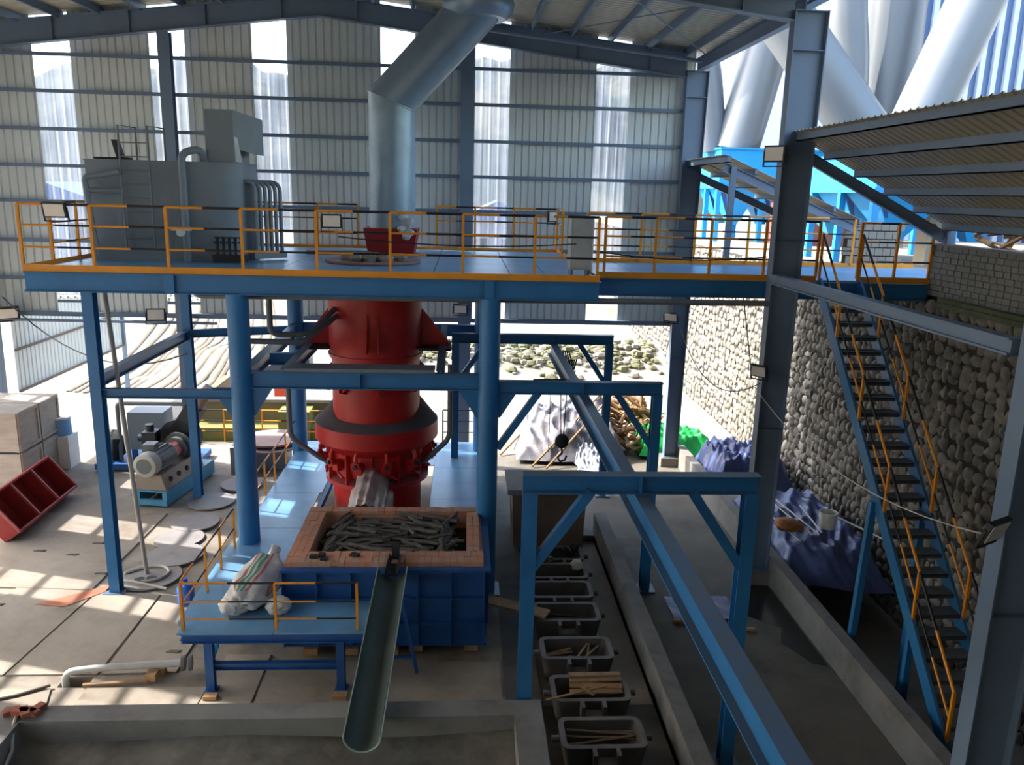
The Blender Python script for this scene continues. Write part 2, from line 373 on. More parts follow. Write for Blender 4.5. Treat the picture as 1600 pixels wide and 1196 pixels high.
# ---- roof
ceil = struct('ceiling', M().prism([(-4.25, -9, 13.13), (-3.9, -9, 13.2), (-3.55, -9, 13.13), (-3.9, -9, 13.16)], (0, 32.6, 0)), roofm)
y = -9.0
while y < 23.6:
    h = min(1.0, 23.7-y)
    for sgn in (1, -1):
        d = Vector((sgn*10.7, 0, -.115*10.7))
        part('roof_sheet', M().corr((-3.9, y, 13.13), (0, 1, 0), h, d, d.length, (0, 0, 1), 5, .03), roofm, ceil)
    y += h
for i in range(10):
    for sgn in (1, -1):
        x = -3.9+sgn*(.35+i*1.06); z = rooftop(x)+.06
        part('purlin', M().box(x-.03, -9, z-.1, x+.03, 23.5, z+.1), portal, ceil)
part('eaves_gutter', M().box(6.62, -9, 11.72, 6.86, 23.6, 11.9), portal, ceil)

# ---- retaining wall of river stones with a block wall on the terrace edge
wr = struct('wall_right', M().box(9.36, -9, -1.4, 9.6, 60, 6.12), mortar)  # near end extended out of view to shut light off the right
vr = []
for i in range(8):
    m = M().blob((0, 0, 0), .085, 1, 1, 8, 4, .27); me = obj('stone', m, stonem, wr, angle=50); vr.append(me)
stones = []
yy = 7.4; row = 0
cell = .27
for iz in range(27):
    z = -.65+iz*.255
    y = 7.2+R.uniform(0, .2)
    while y < 44:
        g = cell*(1 if y < 26 else 1.5)*R.uniform(.6, 1.35)
        if z+.1 < 6.1: stones.append((y+g/2, min(6.0, z+R.uniform(-.05, .05)), g*.52, .15*R.uniform(.7, 1.25)))
        y += g
stones.sort(key=lambda s: s[0])
seen = [s for s in stones if s[0] > 10.6]; near = set(seen[:292]); far = M()
k = 0
for s in stones:
    rot = (R.uniform(-.5, .5), 0, 0); x = 9.37+R.uniform(-.01, .012)
    if s in near:
        src = vr[k % 8]
        if k < 8: o = src; o.location = Vector((x, s[0], s[1]))-wr.location; o.rotation_euler = rot; o.scale = (1, s[2], s[3])
        else: dup(src, (x, s[0], s[1]), rot, (1, s[2], s[3]))
        k += 1
    else:
        n = 7 if s[0] < 24 else 6
        far.blob((x, s[0], s[1]), .085, s[2], s[3], n, 4, .26)
o = part('river_stone_facing', far, stonem, wr, angle=50); o['kind'] = 'stuff'
struct('trim_3', M().box(9.2, 3, 6.1, 9.75, 15.2, 6.22).box(9.15, 3, 6.05, 9.35, 15.2, 6.14), tapeblue)
bw = struct('wall_block', M().box(9.415, -9, 6.2, 9.6, 15.9, 7.2), mat('pale_mortar', (98, 98, 92), .95, 0, .2, 4))  # run on behind the camera to close the terrace side to light
b0 = part('block', M().box(-.012, -.102, -.05, .03, .102, .05), blockm, bw); first = True; fb_ = M()
for r in range(9):
    y = 7.2+(r % 2)*.11
    while y < 15.75:
        w_ = R.uniform(.85, 1.15)
        p = (9.402+R.uniform(-.006, .005), y+.11*w_, 6.262+r*.112); rot = (R.uniform(-.03, .03), 0, R.uniform(-.03, .03))
        if y > 10.3:
            if first: b0.location = Vector(p)-bw.location; first = False
            else: dup(b0, p, rot, (1, w_, 1))
        else: fb_.box(p[0]-.012, p[1]-.102*w_, p[2]-.05, p[0]+.03, p[1]+.102*w_, p[2]+.05)
        y += .22*w_
o = part('block_courses', fb_, blockm, bw); o['kind'] = 'stuff'
for r in range(9):
    for k in range(2): dup(b0, (9.5+k*.22-(.06 if r % 2 else 0), 15.905, 6.262+r*.112), (0, 0, -pi/2))
struct('trim_4', M().box(9.37, -9, 7.2, 9.66, 15.95, 7.24), concw)

# ================================================================ BUILDING FRAME
def column(x, y, ztop, label, w0=.42, w1=.62, cap=True, d=.26, ped=True):
    t = thing('portal_column', label, 'column', (x, y, 0), 'grey portal columns of the shed')
    f = .018
    for s, nm in ((-1, 'inner_flange'), (1, 'outer_flange')):
        part('flange', M().prism([(x+s*w0/2, y-d/2, .3), (x+s*(w0/2-f), y-d/2, .3), (x+s*(w1/2-f), y-d/2, ztop), (x+s*w1/2, y-d/2, ztop)], (0, d, 0)), portal, t)
    part('web', M().prism([(x-w0/2+f, y-.008, .3), (x+w0/2-f, y-.008, .3), (x+w1/2-f, y-.008, ztop), (x-w1/2+f, y-.008, ztop)], (0, .016, 0)), portal, t)
    for z in (3.4, 7.2, ztop-.7, ztop-.02):
        wz = w0+(w1-w0)*z/ztop
        part('stiffener', M().box(x-wz/2+f, y-d/2+.01, z, x+wz/2-f, y+d/2-.01, z+.015), portal, t)
    part('base_plate', M().box(x-w0/2-.05, y-.2, .28, x+w0/2+.05, y+.2, .3), portal, t)
    if ped: part('pedestal', M().box(x-w0/2-.12, y-.26, -.1, x+w0/2+.12, y+.26, .28), concw, t)
    return t
column(6.32, 8.15, 11.4, 'near right grey portal column, cut by the right edge of the photo', .56, .66)
cm = column(6.3, 15.7, 11.4, 'grey portal column standing between monorail frame and stone wall', .5, .64)
column(6.35, 23.3, 11.4, 'rear right grey portal column with green sheeting heaped round its foot', .4, .62)
column(-13.3, 23.25, 11.4, 'rear left grey portal column behind the crates', .42, .62)
def rafter(y, label, xr=6.0, xl=-13.7):
    t = thing('roof_rafter', label, 'rafter', (-3.9, y, 11), 'grey portal rafters of the shed')
    for s in (1, -1):
        xe = xr if s > 0 else xl; xa = -3.9
        poly = [(xa, 12.42), (xe, 11.2), (xe, 11.83), (xa, 12.95)]
        part('web', M().prism([(p[0], y-.008, p[1]) for p in poly], (0, .016, 0)), portal, t)
        part('flange', M().prism([(xa, y-.12, 12.42), (xe, y-.12, 11.2), (xe, y-.12, 11.22), (xa, y-.12, 12.44)], (0, .24, 0)), portal, t)
        part('flange', M().prism([(xa, y-.12, 12.93), (xe, y-.12, 11.81), (xe, y-.12, 11.83), (xa, y-.12, 12.95)], (0, .24, 0)), portal, t)
        for k in range(5):
            x = xa+(xe-xa)*(k+.5)/5; zb = 12.42+(11.2-12.42)*(k+.5)/5; zt = 12.95+(11.83-12.95)*(k+.5)/5
            part('stiffener', M().box(x-.01, y-.11, zb+.02, x+.01, y+.11, zt-.02), portal, t)
rafter(23.25, 'grey tapered rafter along the top of the rear cladding')
rafter(15.7, 'grey rafter above the frame joined to the middle column')
rafter(8.15, 'grey rafter overhead nearest the camera')
for x, zt, w_, lab in ((-7.93, 11.9, .3, 'grey end post on rear cladding behind the grey vessel'), (.02, 12.2, .36, 'grey end post on rear cladding right of the bent duct')):
    t = thing('wind_post', lab, 'column', (x, 23.2, 0))
    for s in (-1, 1): part('flange', M().box(x-w_/2, 23.2+s*.13-.01, 0, x+w_/2, 23.2+s*.13+.01, zt), portal, t)
    part('web', M().box(x-.01, 23.08, 0, x+.01, 23.32, zt), portal, t)
t = thing('eaves_beam', 'grey eaves beam running back from middle column to rear column', 'beam', (6.3, 19.5, 11.5))
part('web', M().box(6.28, 15.9, 11.35, 6.3, 23.1, 11.65), portal, t)
for z in (11.34, 11.65): part('flange', M().box(6.2, 15.9, z, 6.38, 23.1, z+.015), portal, t)
single('roof_strut', M().cyl((.2, 22.0, 12.05), (6.1, 22.0, 11.45), .05, 10), portal, 'thin grey strut tube under the roof sheets near the right eave', 'strut')
single('tie_rod', M().cyl((2.2, 15.8, 12.05), (6.1, 21.8, 11.6), .014, 6), portal, 'thin steel tie rod crossing under the roof purlins', 'rod', 'roof bracing rods')
single('tie_rod', M().cyl((5.9, 16, 11.8), (2.0, 22.8, 12.1), .014, 6), portal, 'steel tie rod ending near the rear column head', 'rod', 'roof bracing rods')
single('side_rail', M().box(6.0, 8.4, 6.42, 6.1, 15.6, 6.57).box(5.96, 8.4, 6.4, 6.14, 15.6, 6.425).box(5.96, 8.4, 6.57, 6.14, 15.6, 6.59), portal, 'long pale grey rail joining middle column to near column', 'rail')
single('service_pipe', M().tube([(-5.1, 15.62, 6.35), (-5.1, 15.62, 5.96), (6.05, 15.62, 6.0)], .06, 10, bend=.15), greypipe, 'grey service pipe slung under the upper platform front beam', 'pipe')

# lean-to canopies on the right
def canopy(y0, y1, lab, zt, sl, wdt, x0=6.3):
    t = thing('lean_to_canopy', lab, 'canopy', (x0, (y0+y1)/2, zt), 'lean-to canopies over the terrace')
    y = y0; dn = Vector((wdt, 0, -wdt*sl)); n = Vector((sl, 0, 1)).normalized()
    while y < y1-.05:
        h = min(1.0, y1-y)
        part('roof_sheet', M().corr((x0-.1, y, zt+.17), (0, 1, 0), h, dn, dn.length, n, 5, .03), canopym, t); y += h
    for k in range(6):
        p = Vector((x0, 0, zt))+dn*(k/5*.97)
        part('purlin', M().box(p.x-.03, y0, p.z+.0, p.x+.03, y1, p.z+.15).box(p.x-.03, y0, p.z, p.x+.06, y1, p.z+.015), portal, t)
    for yy in (y0+.1, y1-.1):
        a = Vector((x0-.1, yy, zt-.1)); part('rafter', M().ibeam(a, a+dn, .2, .12, .014), portal, t)
    for yy in [y0+.1+(y1-y0-.2)*i/3 for i in (1, 2)]:
        p = Vector((x0, yy, zt+.12)); part('sag_rod', M().cyl(p, p+dn, .012, 6), portal, t)
    return t, dn
t, dn = canopy(-9, 15.85, 'large lean-to canopy at right with ribbed soffit and grey purlins', 9.1, .5, 3.3)  # near length added out of view to keep the right side dark
part('canopy_post', M().box(9.5, 15.65, 6.3, 9.66, 15.8, 7.5), portal, t)
t, dn = canopy(19.7, 23.4, 'smaller lean-to canopy behind the middle column over the footbridge', 8.85, .41, 3.5)
part('canopy_post', M().box(6.37, 19.7, 6.45, 6.5, 19.83, 8.75), portal, t)

# annexe sheeting beyond the rear wall, left
an = struct('wall_annexe', M().box(-13.03, 31.2, 0, -12.9, 31.33, 4.7), portal)
for i in range(8): part('cladding_sheet', M().corr((-13, 23.8+i*.93, 1.95), (0, 1, 0), .93, (0, 0, 1), 2.75, (-1, 0, 0), 4), clad, an)
for z in (1.97, 3.2): part('girt', M().bar((-12.95, 23.8, z), (-12.95, 31.3, z), .05, .07), mat('rusty_rail', (110, 96, 84), .7), an)
ac = struct('ceiling_annexe', M().box(-13, 24.5, 4.52, -7, 24.56, 4.6), portal)
for i in range(6): part('roof_sheet', M().corr((-13+i*1.0, 23.6, 4.78), (1, 0, 0), 1.0, (0, 1, -.1), 1.0, (0, 0, 1), 5, .05), roofm, ac)
single('wall_rail', M().cyl((-13, 23.2, 4.2), (-7, 23.2, 4.18), .045, 8), portal, 'thin grey rail below rear cladding at far left', 'rail')
# ================================================================ UPPER PLATFORM
ZD = 6.45
up_ = thing('upper_platform', 'blue steel upper platform with yellow kick plate around the red furnace', 'platform', (-2.7, 15.3, 0))
Y0, Y1, XA, XB = 15.18, 22.3, -7.95, 2.55
xs = [XA, -6.6, -5.1, -3.6, -2.1, -.6, .9, 1.6, XB]; ysd = [Y0, 16.6, 18.0, 19.4, 20.8, Y1]
for i in range(len(xs)-1):
    for j in range(len(ysd)-1):
        part('deck_plate', M().box(xs[i]+.008, ysd[j]+.008, ZD-.04, xs[i+1]-.008, ysd[j+1]-.008, ZD), bluedeck, up_)
for (p, q) in (((XA, Y0), (XB, Y0)), ((XA, Y1), (XB, Y1))):
    part('fascia_beam', I((*p, 6.22), (*q, 6.22), .36, .14, .016), blue, up_)
for x in (XA, XB): part('fascia_beam', I((x, Y0+.08, 6.22), (x, Y1-.08, 6.22), .34, .14, .016), blue, up_)
for x in (-4.2, .5, -6.9): part('joist', I((x, Y0+.1, 6.2), (x, Y1-.1, 6.2), .34, .14, .016), blue, up_)
for y in (16.9, 18.7, 20.6): part('joist', I((XA+.1, y, 6.24), (XB-.1, y, 6.24), .26, .12, .016), blue, up_)
for x in (-5.38, .47): part('stiffener', M().box(x-.09, Y0-.075, 6.06, x+.09, Y0-.06, 6.38), blue, up_)
for (p, q) in (((XA, Y0), (XB, Y0)), ((XA, Y1), (XB, Y1)), ((XA, Y0), (XA, Y1)), ((XB, 16.4), (XB, Y1))):
    part('kick_plate', M().bar((*p, 6.465), (*q, 6.465), .03 if p[1] != Y0 or q[1] != Y0 else .09, .12), yellow, up_)
fx = [-7.95, -6.7, -5.38, -4.05, -2.71, -1.37, -.03, 1.31]
railing(up_, [(x, Y0) for x in fx]+[(2.5, Y0)], ZD+.05)
railing(up_, [(XA, Y0+k*1.1) for k in range(1, 7)], ZD+.05)
part('rail', M().cyl((XA, Y0, 7.6), (XA, Y0+1.1, 7.6), .02, 8), yellow, up_)
railing(up_, [(x, Y1) for x in (-7.9, -6.5, -5.2, -3.93, -2.87, -.75, .28, 1.33, 2.5)], ZD+.05, skip=(4,))
railing(up_, [(2.5, 20.9), (2.5, 22.2)], ZD+.05)
for (x, y, zb) in ((-4.22, 15.3, 0), (.5, 15.3, 0), (-4.4, 21.3, 0), (.5, 21.3, 0)):
    part('pipe_column', M().cyl((x, y, zb), (x, y, 6.05), .205, 28).box(x-.3, y-.3, zb, x+.3, y+.3, zb+.025), blue, up_)
for (x, y) in ((-6.89, 15.27), (-6.87, 20.35)):
    c = part('h_column', M().ibeam((x, y, 0), (x, y, 6.05), .22, .2, .014, 0, (0, 1, 0)), blue, up_)
    part('base_plate', M().box(x-.2, y-.2, 0, x+.2, y+.2, .04), blue, up_)
BE = [((-6.8, 15.27, 4.12), (-4.4, 15.27, 4.12), .18, .14), ((-6.89, 15.4, 4.35), (-6.89, 20.25, 4.35), .24, .16), ((-6.8, 20.35, 4.38), (-4.55, 21.2, 4.38), .2, .14),
      ((-4.02, 15.3, 4.41), (.3, 15.3, 4.41), .32, .2), ((-4.2, 15.5, 4.41), (-4.38, 21.1, 4.41), .3, .18), ((.5, 15.5, 4.41), (.5, 21.1, 4.41), .3, .18), ((-4.2, 21.3, 4.41), (.3, 21.3, 4.41), .3, .18),
      ((-3.45, 15.5, 4.45), (-3.5, 21.1, 4.45), .26, .16), ((-.45, 15.5, 4.45), (-.5, 21.1, 4.45), .26, .16), ((-4.1, 17.1, 4.45), (-3.5, 17.1, 4.45), .26, .16)]
for p, q, h, wd in BE: part('cross_beam', I(p, q, h, wd, .016), blue, up_)
part('stiffener', M().box(-1.98, 15.19, 4.27, -1.96, 15.41, 4.55), blue, up_)
part('cover_strip', M().box(-3.4, 15.25, 4.57, -.55, 15.75, 4.64), greysteel, up_)
for x, s in ((-4.22, -1), (-4.22, 1), (.5, -1), (.5, 1)):
    part('gusset', M().prism([(x+s*.18, 15.29, 3.7), (x+s*.24, 15.29, 3.7), (x+s*.58, 15.29, 4.24), (x+s*.18, 15.29, 4.24)], (0, .03, 0)), blue, up_)

# ---- lid, collar and bent duct
single('rusty_disc', M().lathe([(0, 0), (1.04, 0), (1.04, .04), (0, .045)], (-2.0, 18.1, ZD+.01), 40), rust, 'big rusty round furnace lid lying on the blue upper deck', 'lid')
sk_ = M()
for i in range(12): sk_.blob((-2.5+i*.1+R.uniform(-.04, .04), 17.75+R.uniform(-.25, .25), ZD+.12), .17, .15, .1, 7, 4, .3)
single('hose_heap', sk_, mat('dusty_hose', (140, 134, 122), .9, 0, .25, 8), 'heap of dusty grey hose piled on the rusty round lid', 'hose')
single('lance_pipe', M().tube([(-3.6, 18.9, ZD+.12), (-2.2, 18.7, ZD+.14), (-2.0, 18.6, ZD+.1), (-1.95, 18.5, ZD+.05)], .05, 8), greypipe, 'grey lance pipe lying across the edge of the round lid', 'pipe')
du = thing('exhaust_duct', 'tall grey galvanised exhaust duct bending up through the roof', 'duct', (-1.83, 21, ZD))
part('collar', M().prism([(-1.83+r_*x, 21+r_*y, ZD) for x, y, r_ in ((-1, -1, .56), (1, -1, .56), (1, 1, .56), (-1, 1, .56))], (0, 0, .02)).add(
    [(-1.83+s*x, 21+s*y, z) for z, s in ((ZD, .56), (ZD+.62, .66)) for x, y in ((-1, -1), (1, -1), (1, 1), (-1, 1))], [(0, 1, 5, 4), (1, 2, 6, 5), (2, 3, 7, 6), (3, 0, 4, 7), (4, 5, 6, 7)]), mat('collar_red', (150, 26, 22), .6, 0, .1, 2), du)
n = 36; rr = .575; A = Vector((-1.82, 21, ZD+.55)); B = Vector((-1.82, 21, 10.12)); C = Vector((.32, 20.6, 12.35))
d1 = (B-A).normalized(); d2 = (C-B).normalized(); nb = (d1+d2).normalized()
def ring(c, d, ov=None):
    a = Vector((0, 1, 0)); a = (a-d*a.dot(d)).normalized(); b = d.cross(a)
    return [c+(a*cos(2*pi*i/n)+b*sin(2*pi*i/n))*rr for i in range(n)]
def cut(pts, d, c, nn): return [p+d*((c-p).dot(nn)/d.dot(nn)) for p in pts]
r0 = ring(A, d1); r1 = cut(r0, d1, B, nb); r2 = cut(ring(C, d2), d2, B, nb); r3 = ring(C, d2)
sid = [(i, (i+1) % n, n+(i+1) % n, n+i) for i in range(n)]
part('vertical_pipe', M().add(r0+r1, sid), galv, du, angle=30)
part('inclined_pipe', M().add(r2+r3, sid+[tuple(range(n, 2*n))]), galv, du, angle=30)
seam = M()
for i in range(n): seam.bar(r1[i], r1[(i+1) % n], .05, .03)
part('mitre_seam', seam, galv, du)
part('roof_flashing', M().lathe([(.66, -.22), (.82, -.05), (.86, .12), (.8, .3), (.62, .3)], (.26, 20.6, 12.2), 32), galv, du)
for z in (7.9, 9.0): part('seam_band', M().lathe([(.575, 0), (.59, 0), (.59, .04), (.575, .04)], (-1.82, 21, z), 36), galv, du)
lk = M()
for i in range(6): lk.blob((-1.45+R.uniform(-.12, .12), 20.3+R.uniform(-.05, .05), ZD+.45+i*.09), .12, .08, .1, 7, 4, .25)
single('rag_bundle', lk, sackm, 'off-white rag bundle stuffed between duct and red collar', 'rag')

# ================================================================ FURNACE
FX, FY = -2.0, 18.4
fu = thing('smelting_furnace', 'tall red smelting furnace with dusty collar ring and tuyere pipes', 'furnace', (FX, FY, 0))
part('upper_shell', M().lathe([(1.05, 4.3), (1.05, 6.38)], (FX, FY, 0), 48), red, fu)
for z in (5.85, 4.35): part('weld_band', M().lathe([(1.05, 0), (1.075, 0), (1.075, .05), (1.05, .05)], (FX, FY, z), 48), red, fu)
part('lower_shell', M().lathe([(1.0, 2.6), (1.0, 4.3)], (FX, FY, 0), 48), red, fu)
part('collar_ring', M().lathe([(1.1, 2.15), (1.38, 2.38), (1.42, 2.42), (1.42, 2.8), (1.3, 2.8)], (FX, FY, 0), 48), red, fu)
part('dusty_ring_top', M().grid(lambda u, v: (FX+(1.41-.4*v)*cos(2*pi*u), FY+(1.41-.4*v)*sin(2*pi*u), 2.8+v*(.12+.42*max(0, min(1, sin(2*pi*u)+.55)))), 48, 5), mat('furnace_dust', (92, 84, 84), .9, 0, .12, 4, bump=.3), fu)
part('tuyere_belt', M().lathe([(.98, 1.55), (1.04, 1.62), (1.06, 2.2), (1.0, 2.6)], (FX, FY, 0), 48), red, fu)
part('flange_ring', M().lathe([(1.0, 1.4), (1.2, 1.42), (1.2, 1.5), (1.0, 1.6)], (FX, FY, 0), 48), red, fu)
part('hearth_shell', M().lathe([(1.0, 0), (1.02, .9), (1.02, 1.45)], (FX, FY, 0), 48), red, fu)
def around(m_fn, a, mats, nm):
    m = m_fn(); ca, sa = cos(a), sin(a)
    m.v = [(FX+x*ca-y*sa, FY+x*sa+y*ca, z) for x, y, z in m.v]
    return part(nm, m, mats, fu)
for k in range(12):
    a = -pi/2+2*pi*(k+.5)/12
    def tuy():
        m = M(); m.cyl((1.0, 0, 1.95), (1.34, 0, 2.02), .07, 10); m.cyl((1.34, 0, 2.02), (1.37, 0, 2.02), .11, 12)
        m.tube([(1.3, 0, 2.02), (1.32, .0, 2.2), (1.2, 0, 2.45)], .045, 8); m.box(1.08, -.09, 1.78, 1.22, .09, 2.0); m.cyl((1.2, .1, 1.75), (1.2, .25, 1.66), .035, 8); return m
    t_ = around(tuy, a, red, 'tuyere')
    around(lambda: M().box(1.02, -.012, 1.5, 1.2, .012, 2.3), a+pi/12, red, 'rib_plate')
    m = M(); ca, sa = cos(a), sin(a); m.cyl((FX+1.36*ca, FY+1.36*sa, 2.02), (FX+1.43*ca, FY+1.43*sa, 2.03), .05, 10)
    part('peep_cap', m, darkmetal, t_)
for k in range(8):
    a = -pi/2+.15+2*pi*k/8
    around(lambda: M().prism([(1.0, -.02, 3.55), (1.22, -.02, 3.62), (1.22, -.02, 3.95), (1.0, -.02, 4.15)], (0, .04, 0)).cyl((1.0, 0, 3.75), (1.16, 0, 3.75), .14, 14), a, red, 'inspection_port')
for k, a in enumerate((-pi/2-.06, -pi/2+.14, 0, .16, pi, pi-.16, pi/2)):
    w_ = 1.0 if k > 1 else .5
    around(lambda: M().prism([(1.04, -.015, 4.55), (1.04+.62*w_, -.015, 4.55), (1.04+.62*w_, -.015, 4.62), (1.04, -.015, 5.4)], (0, .03, 0)), a, red, 'support_bracket')
for s in (-1, 1): part('bearing_plate', M().box(FX+s*1.36-.36, FY-.5, 4.5, FX+s*1.36+.36, FY+.5, 4.56), darkmetal, fu)
for s, x in ((-1, -3.85), (1, -.28)):
    part('cooling_pipe', M().tube([(x, 17.6, 4.25), (x, 17.6, 2.55), (FX+s*1.15, 17.8, 1.95), (FX+s*1.0, 17.9, 1.9)], .06, 10, bend=.2), greypipe, fu)
part('cooling_pipe', M().tube([(-3.95, 16.6, 6.0), (-3.95, 16.6, 5.05), (-3.2, 16.9, 5.02), (-2.8, 17.7, 5.45)], .06, 10, bend=.2), greypipe, fu)
part('cooling_pipe', M().tube([(-4.6, 16.4, 4.95), (-3.3, 16.6, 4.9), (-2.75, 17.7, 5.3)], .06, 10, bend=.2), greypipe, fu)
# wrapped taphole spout in front of the furnace
sp = thing('wrapped_spout', 'tapping spout wrapped in crinkled clear sheet with bare brick showing', 'spout', (-2.05, 16.6, .9))
def wrap(u, v):
    a = pi*u; r_ = .46-.08*v+.03*sin(9*a+5*v); return (-2.02+r_*cos(a)*(1+.02*sin(20*v)), 17.45-v*1.75, .95+(.95-.18*v)*sin(a)**.7+.025*sin(14*a)+.02*sin(17*v+4*a))
part('wrapping', M().grid(wrap, 26, 14), foil, sp, angle=60)
for r in range(5): part('brick', M().box(-2.15, 15.72+r*.03, 1.1+r*.13, -1.92, 15.9+r*.05, 1.22+r*.13), brickm, sp)

# ================================================================ GREY VESSEL on the deck
ve = thing('dust_settling_vessel', 'large grey steel vessel with rounded end, hood and ladder', 'vessel', (-5.9, 18.1, ZD))
poly = [(-7.65, 17.3), (-5.3, 17.3), (-4.95, 17.38), (-4.68, 17.6), (-4.55, 17.95), (-4.55, 18.5), (-4.7, 18.95), (-5.0, 19.2), (-7.65, 19.2)]
part('shell', M().prism([(x, y, ZD+.12) for x, y in poly], (0, 0, 1.86)), greysteel, ve, angle=40)
part('top_plate', M().prism([(-5.9+(x+5.9)*1.012, 18.2+(y-18.2)*1.02, ZD+1.98) for x, y in poly], (0, 0, .03)), greysteel, ve)
part('base_skirt', M().prism([(-5.9+(x+5.9)*1.01, 18.2+(y-18.2)*1.01, ZD) for x, y in poly], (0, 0, .12)), greysteel, ve)
part('hood', M().prism([(-5.28, 17.45, 8.46), (-4.72, 17.45, 8.46), (-4.72, 17.45, 9.5), (-5.28, 17.45, 9.5)], (0, 1.2, 0)).prism([(-4.72, 17.45, 9.5), (-4.4, 17.8, 9.4), (-4.4, 18.6, 9.4), (-4.72, 18.65, 9.5)], (0, 0, -.75)), greysteel, ve)
part('hood_flap', M().add([(-4.7, 17.42, 8.98), (-4.62, 17.35, 8.95), (-4.5, 17.2, 8.47), (-4.66, 17.3, 8.47)], [(0, 1, 2, 3), (3, 2, 1, 0)]), mat('pale_flap', (170, 186, 200), .4), ve)
part('vent_pipe', M().tube([(-5.68, 17.14, ZD), (-5.68, 17.14, 8.62), (-5.34, 17.3, 8.72), (-5.34, 17.5, 8.4)], .075, 12, bend=.16), greysteel, ve)
lad = part('ladder', M().tube([(-6.9, 17.18, 6.7), (-6.9, 17.18, 9.12), (-6.72, 17.6, 9.1), (-6.72, 17.6, 8.4)], .022, 8).tube([(-6.33, 17.18, 6.7), (-6.33, 17.18, 9.12), (-6.15, 17.6, 9.1), (-6.15, 17.6, 8.4)], .022, 8), greypipe, ve)
for k in range(8): part('rung', M().cyl((-6.9, 17.18, 6.9+k*.27), (-6.33, 17.18, 6.9+k*.27), .013, 6), greypipe, lad)
for k in range(6):
    x = -4.42+k*.085; yk = 17.75+k*.09
    part('cooling_tube', M().tube([(-4.75, yk, 8.1), (x, yk, 8.1), (x, yk, ZD+.15)], .042, 10, bend=.2), greysteel, ve)
part('manifold', M().bar((-4.5, 17.7, ZD+.1), (-3.95, 18.3, ZD+.1), .14, .12), greysteel, ve)
part('pipe_stand', M().tube([(-7.42, 17.0, ZD), (-7.55, 17.0, 8.1), (-6.9, 17.1, 8.22)], .06, 10, bend=.08).cyl((-7.5, 17.0, 7.85), (-6.9, 17.2, 7.85), .05, 10), greysteel, ve)
va = part('valve_bank', M().box(-5.15, 17.05, ZD+.02, -4.5, 17.28, ZD+.16), darkmetal, ve)
for k in range(5):
    x = -5.05+k*.12
    part('valve', M().cyl((x, 17.08, ZD+.16), (x, 17.08, ZD+.5), .03, 8).cyl((x-.05, 17.02, ZD+.42), (x+.05, 17.02, ZD+.42), .02, 8).cyl((x, 17.08, ZD+.5), (x, 17.08, ZD+.53), .055, 10), darkmetal, va)
part('gauge', M().cyl((-5.75, 17.1, 7.05), (-5.75, 16.98, 7.05), .08, 14).cyl((-5.95, 17.05, 7.1), (-5.55, 17.05, 7.1), .02, 6), white, ve)
for x in (-5.2, -4.75): part('lifting_lug', M().box(x-.06, 17.55, 8.46, x+.06, 17.61, 8.56), darkmetal, ve)
single('winch_motor', M().box(-7.55, 17.5, 8.47, -6.85, 17.7, 8.51).prism([(-7.12, 17.55, 8.51), (-6.98, 17.55, 8.51), (-7.08, 17.55, 8.86), (-7.2, 17.55, 8.86)], (0, .12, 0)), darkmetal, 'small black upright bracket on top of the grey vessel', 'bracket')

# ================================================================ FOOTBRIDGE and STAIRS
br = thing('footbridge', 'narrow blue footbridge from upper platform to the stone terrace', 'bridge', (6, 17.5, ZD))
for i in range(9):
    x0 = 2.62+i*.94
    for y0, y1 in ((15.92, 17.6), (17.6, 19.35)): part('deck_plate', M().box(x0+.006, y0+.006, ZD-.04, x0+.934, y1-.006, ZD), bluedeck, br)
for y in (15.9, 19.35): part('fascia_beam', I((2.6, y, 6.24), (9.4 if y < 17 else 11, y, 6.24), .34, .14, .016), blue, br)
for x in (3.5, 5.4, 7.1, 9.0): part('joist', I((x, 16, 6.26), (x, 19.3, 6.26), .2, .1, .014), blue, br)
for a, b, y in ((2.62, 7.03, 15.87), (7.86, 9.38, 15.87), (2.62, 11, 19.38)): part('kick_plate', M().bar((a, y, ZD+.03), (b, y, ZD+.03), .02, .12), yellow, br)
railing(br, [(2.75, 15.9), (3.75, 15.9), (4.85, 15.9), (5.95, 15.9), (7.03, 15.9)], ZD+.05)
railing(br, [(7.88, 15.9), (8.64, 15.9), (9.36, 15.9)], ZD+.05)
railing(br, [(2.9, 19.35), (4.2, 19.35), (5.5, 19.35), (6.8, 19.35), (8.1, 19.35), (9.4, 19.35)], ZD+.05)
st = thing('steel_staircase', 'steep blue steel staircase with yellow and black handrails by the stone wall', 'staircase', (7.5, 13, 0))
S0, S1 = Vector((0, 15.88, 6.42)), Vector((0, 9.72, .02)); dS = S1-S0
for x in (7.1, 7.92):
    X_ = Vector((x, 0, 0)); part('stringer', M().bar(S0+X_, S1+X_, .05, .24), blue, st)
    ts = [.0, .17, .37, .57, .77, .97]
    for i, t in enumerate(ts):
        p = S0+dS*t+X_; part('post', M().box(p.x-.022, p.y-.022, p.z, p.x+.022, p.y+.022, p.z+.95), yellow, st)
        if i:
            q = S0+dS*ts[i-1]+X_
            for h, r_ in ((.95, .024), (.5, .017)):
                a, b = q+Vector((0, 0, h)), p+Vector((0, 0, h)); md = (a+b)/2
                part('rail', M().cyl(a, md, r_, 8, mi=1).cyl(md, b, r_, 8, mi=0), [yellow, black], st)
ns = 27
for k in range(1, ns):
    p = S0+dS*(k/ns); part('tread', M().box(7.13, p.y-.15, p.z-.015, 7.89, p.y+.12, p.z+.015).box(7.13, p.y-.15, p.z-.06, 7.89, p.y-.135, p.z), tread, st)
p = S0+dS*.52
for x, dx in ((7.06, -.16), (7.95, 0)): part('prop_leg', M().bar((x, p.y, p.z-.1), (x+dx, p.y-.15, -.0 if x < 7.5 else -.75), .11, .11), blue, st)
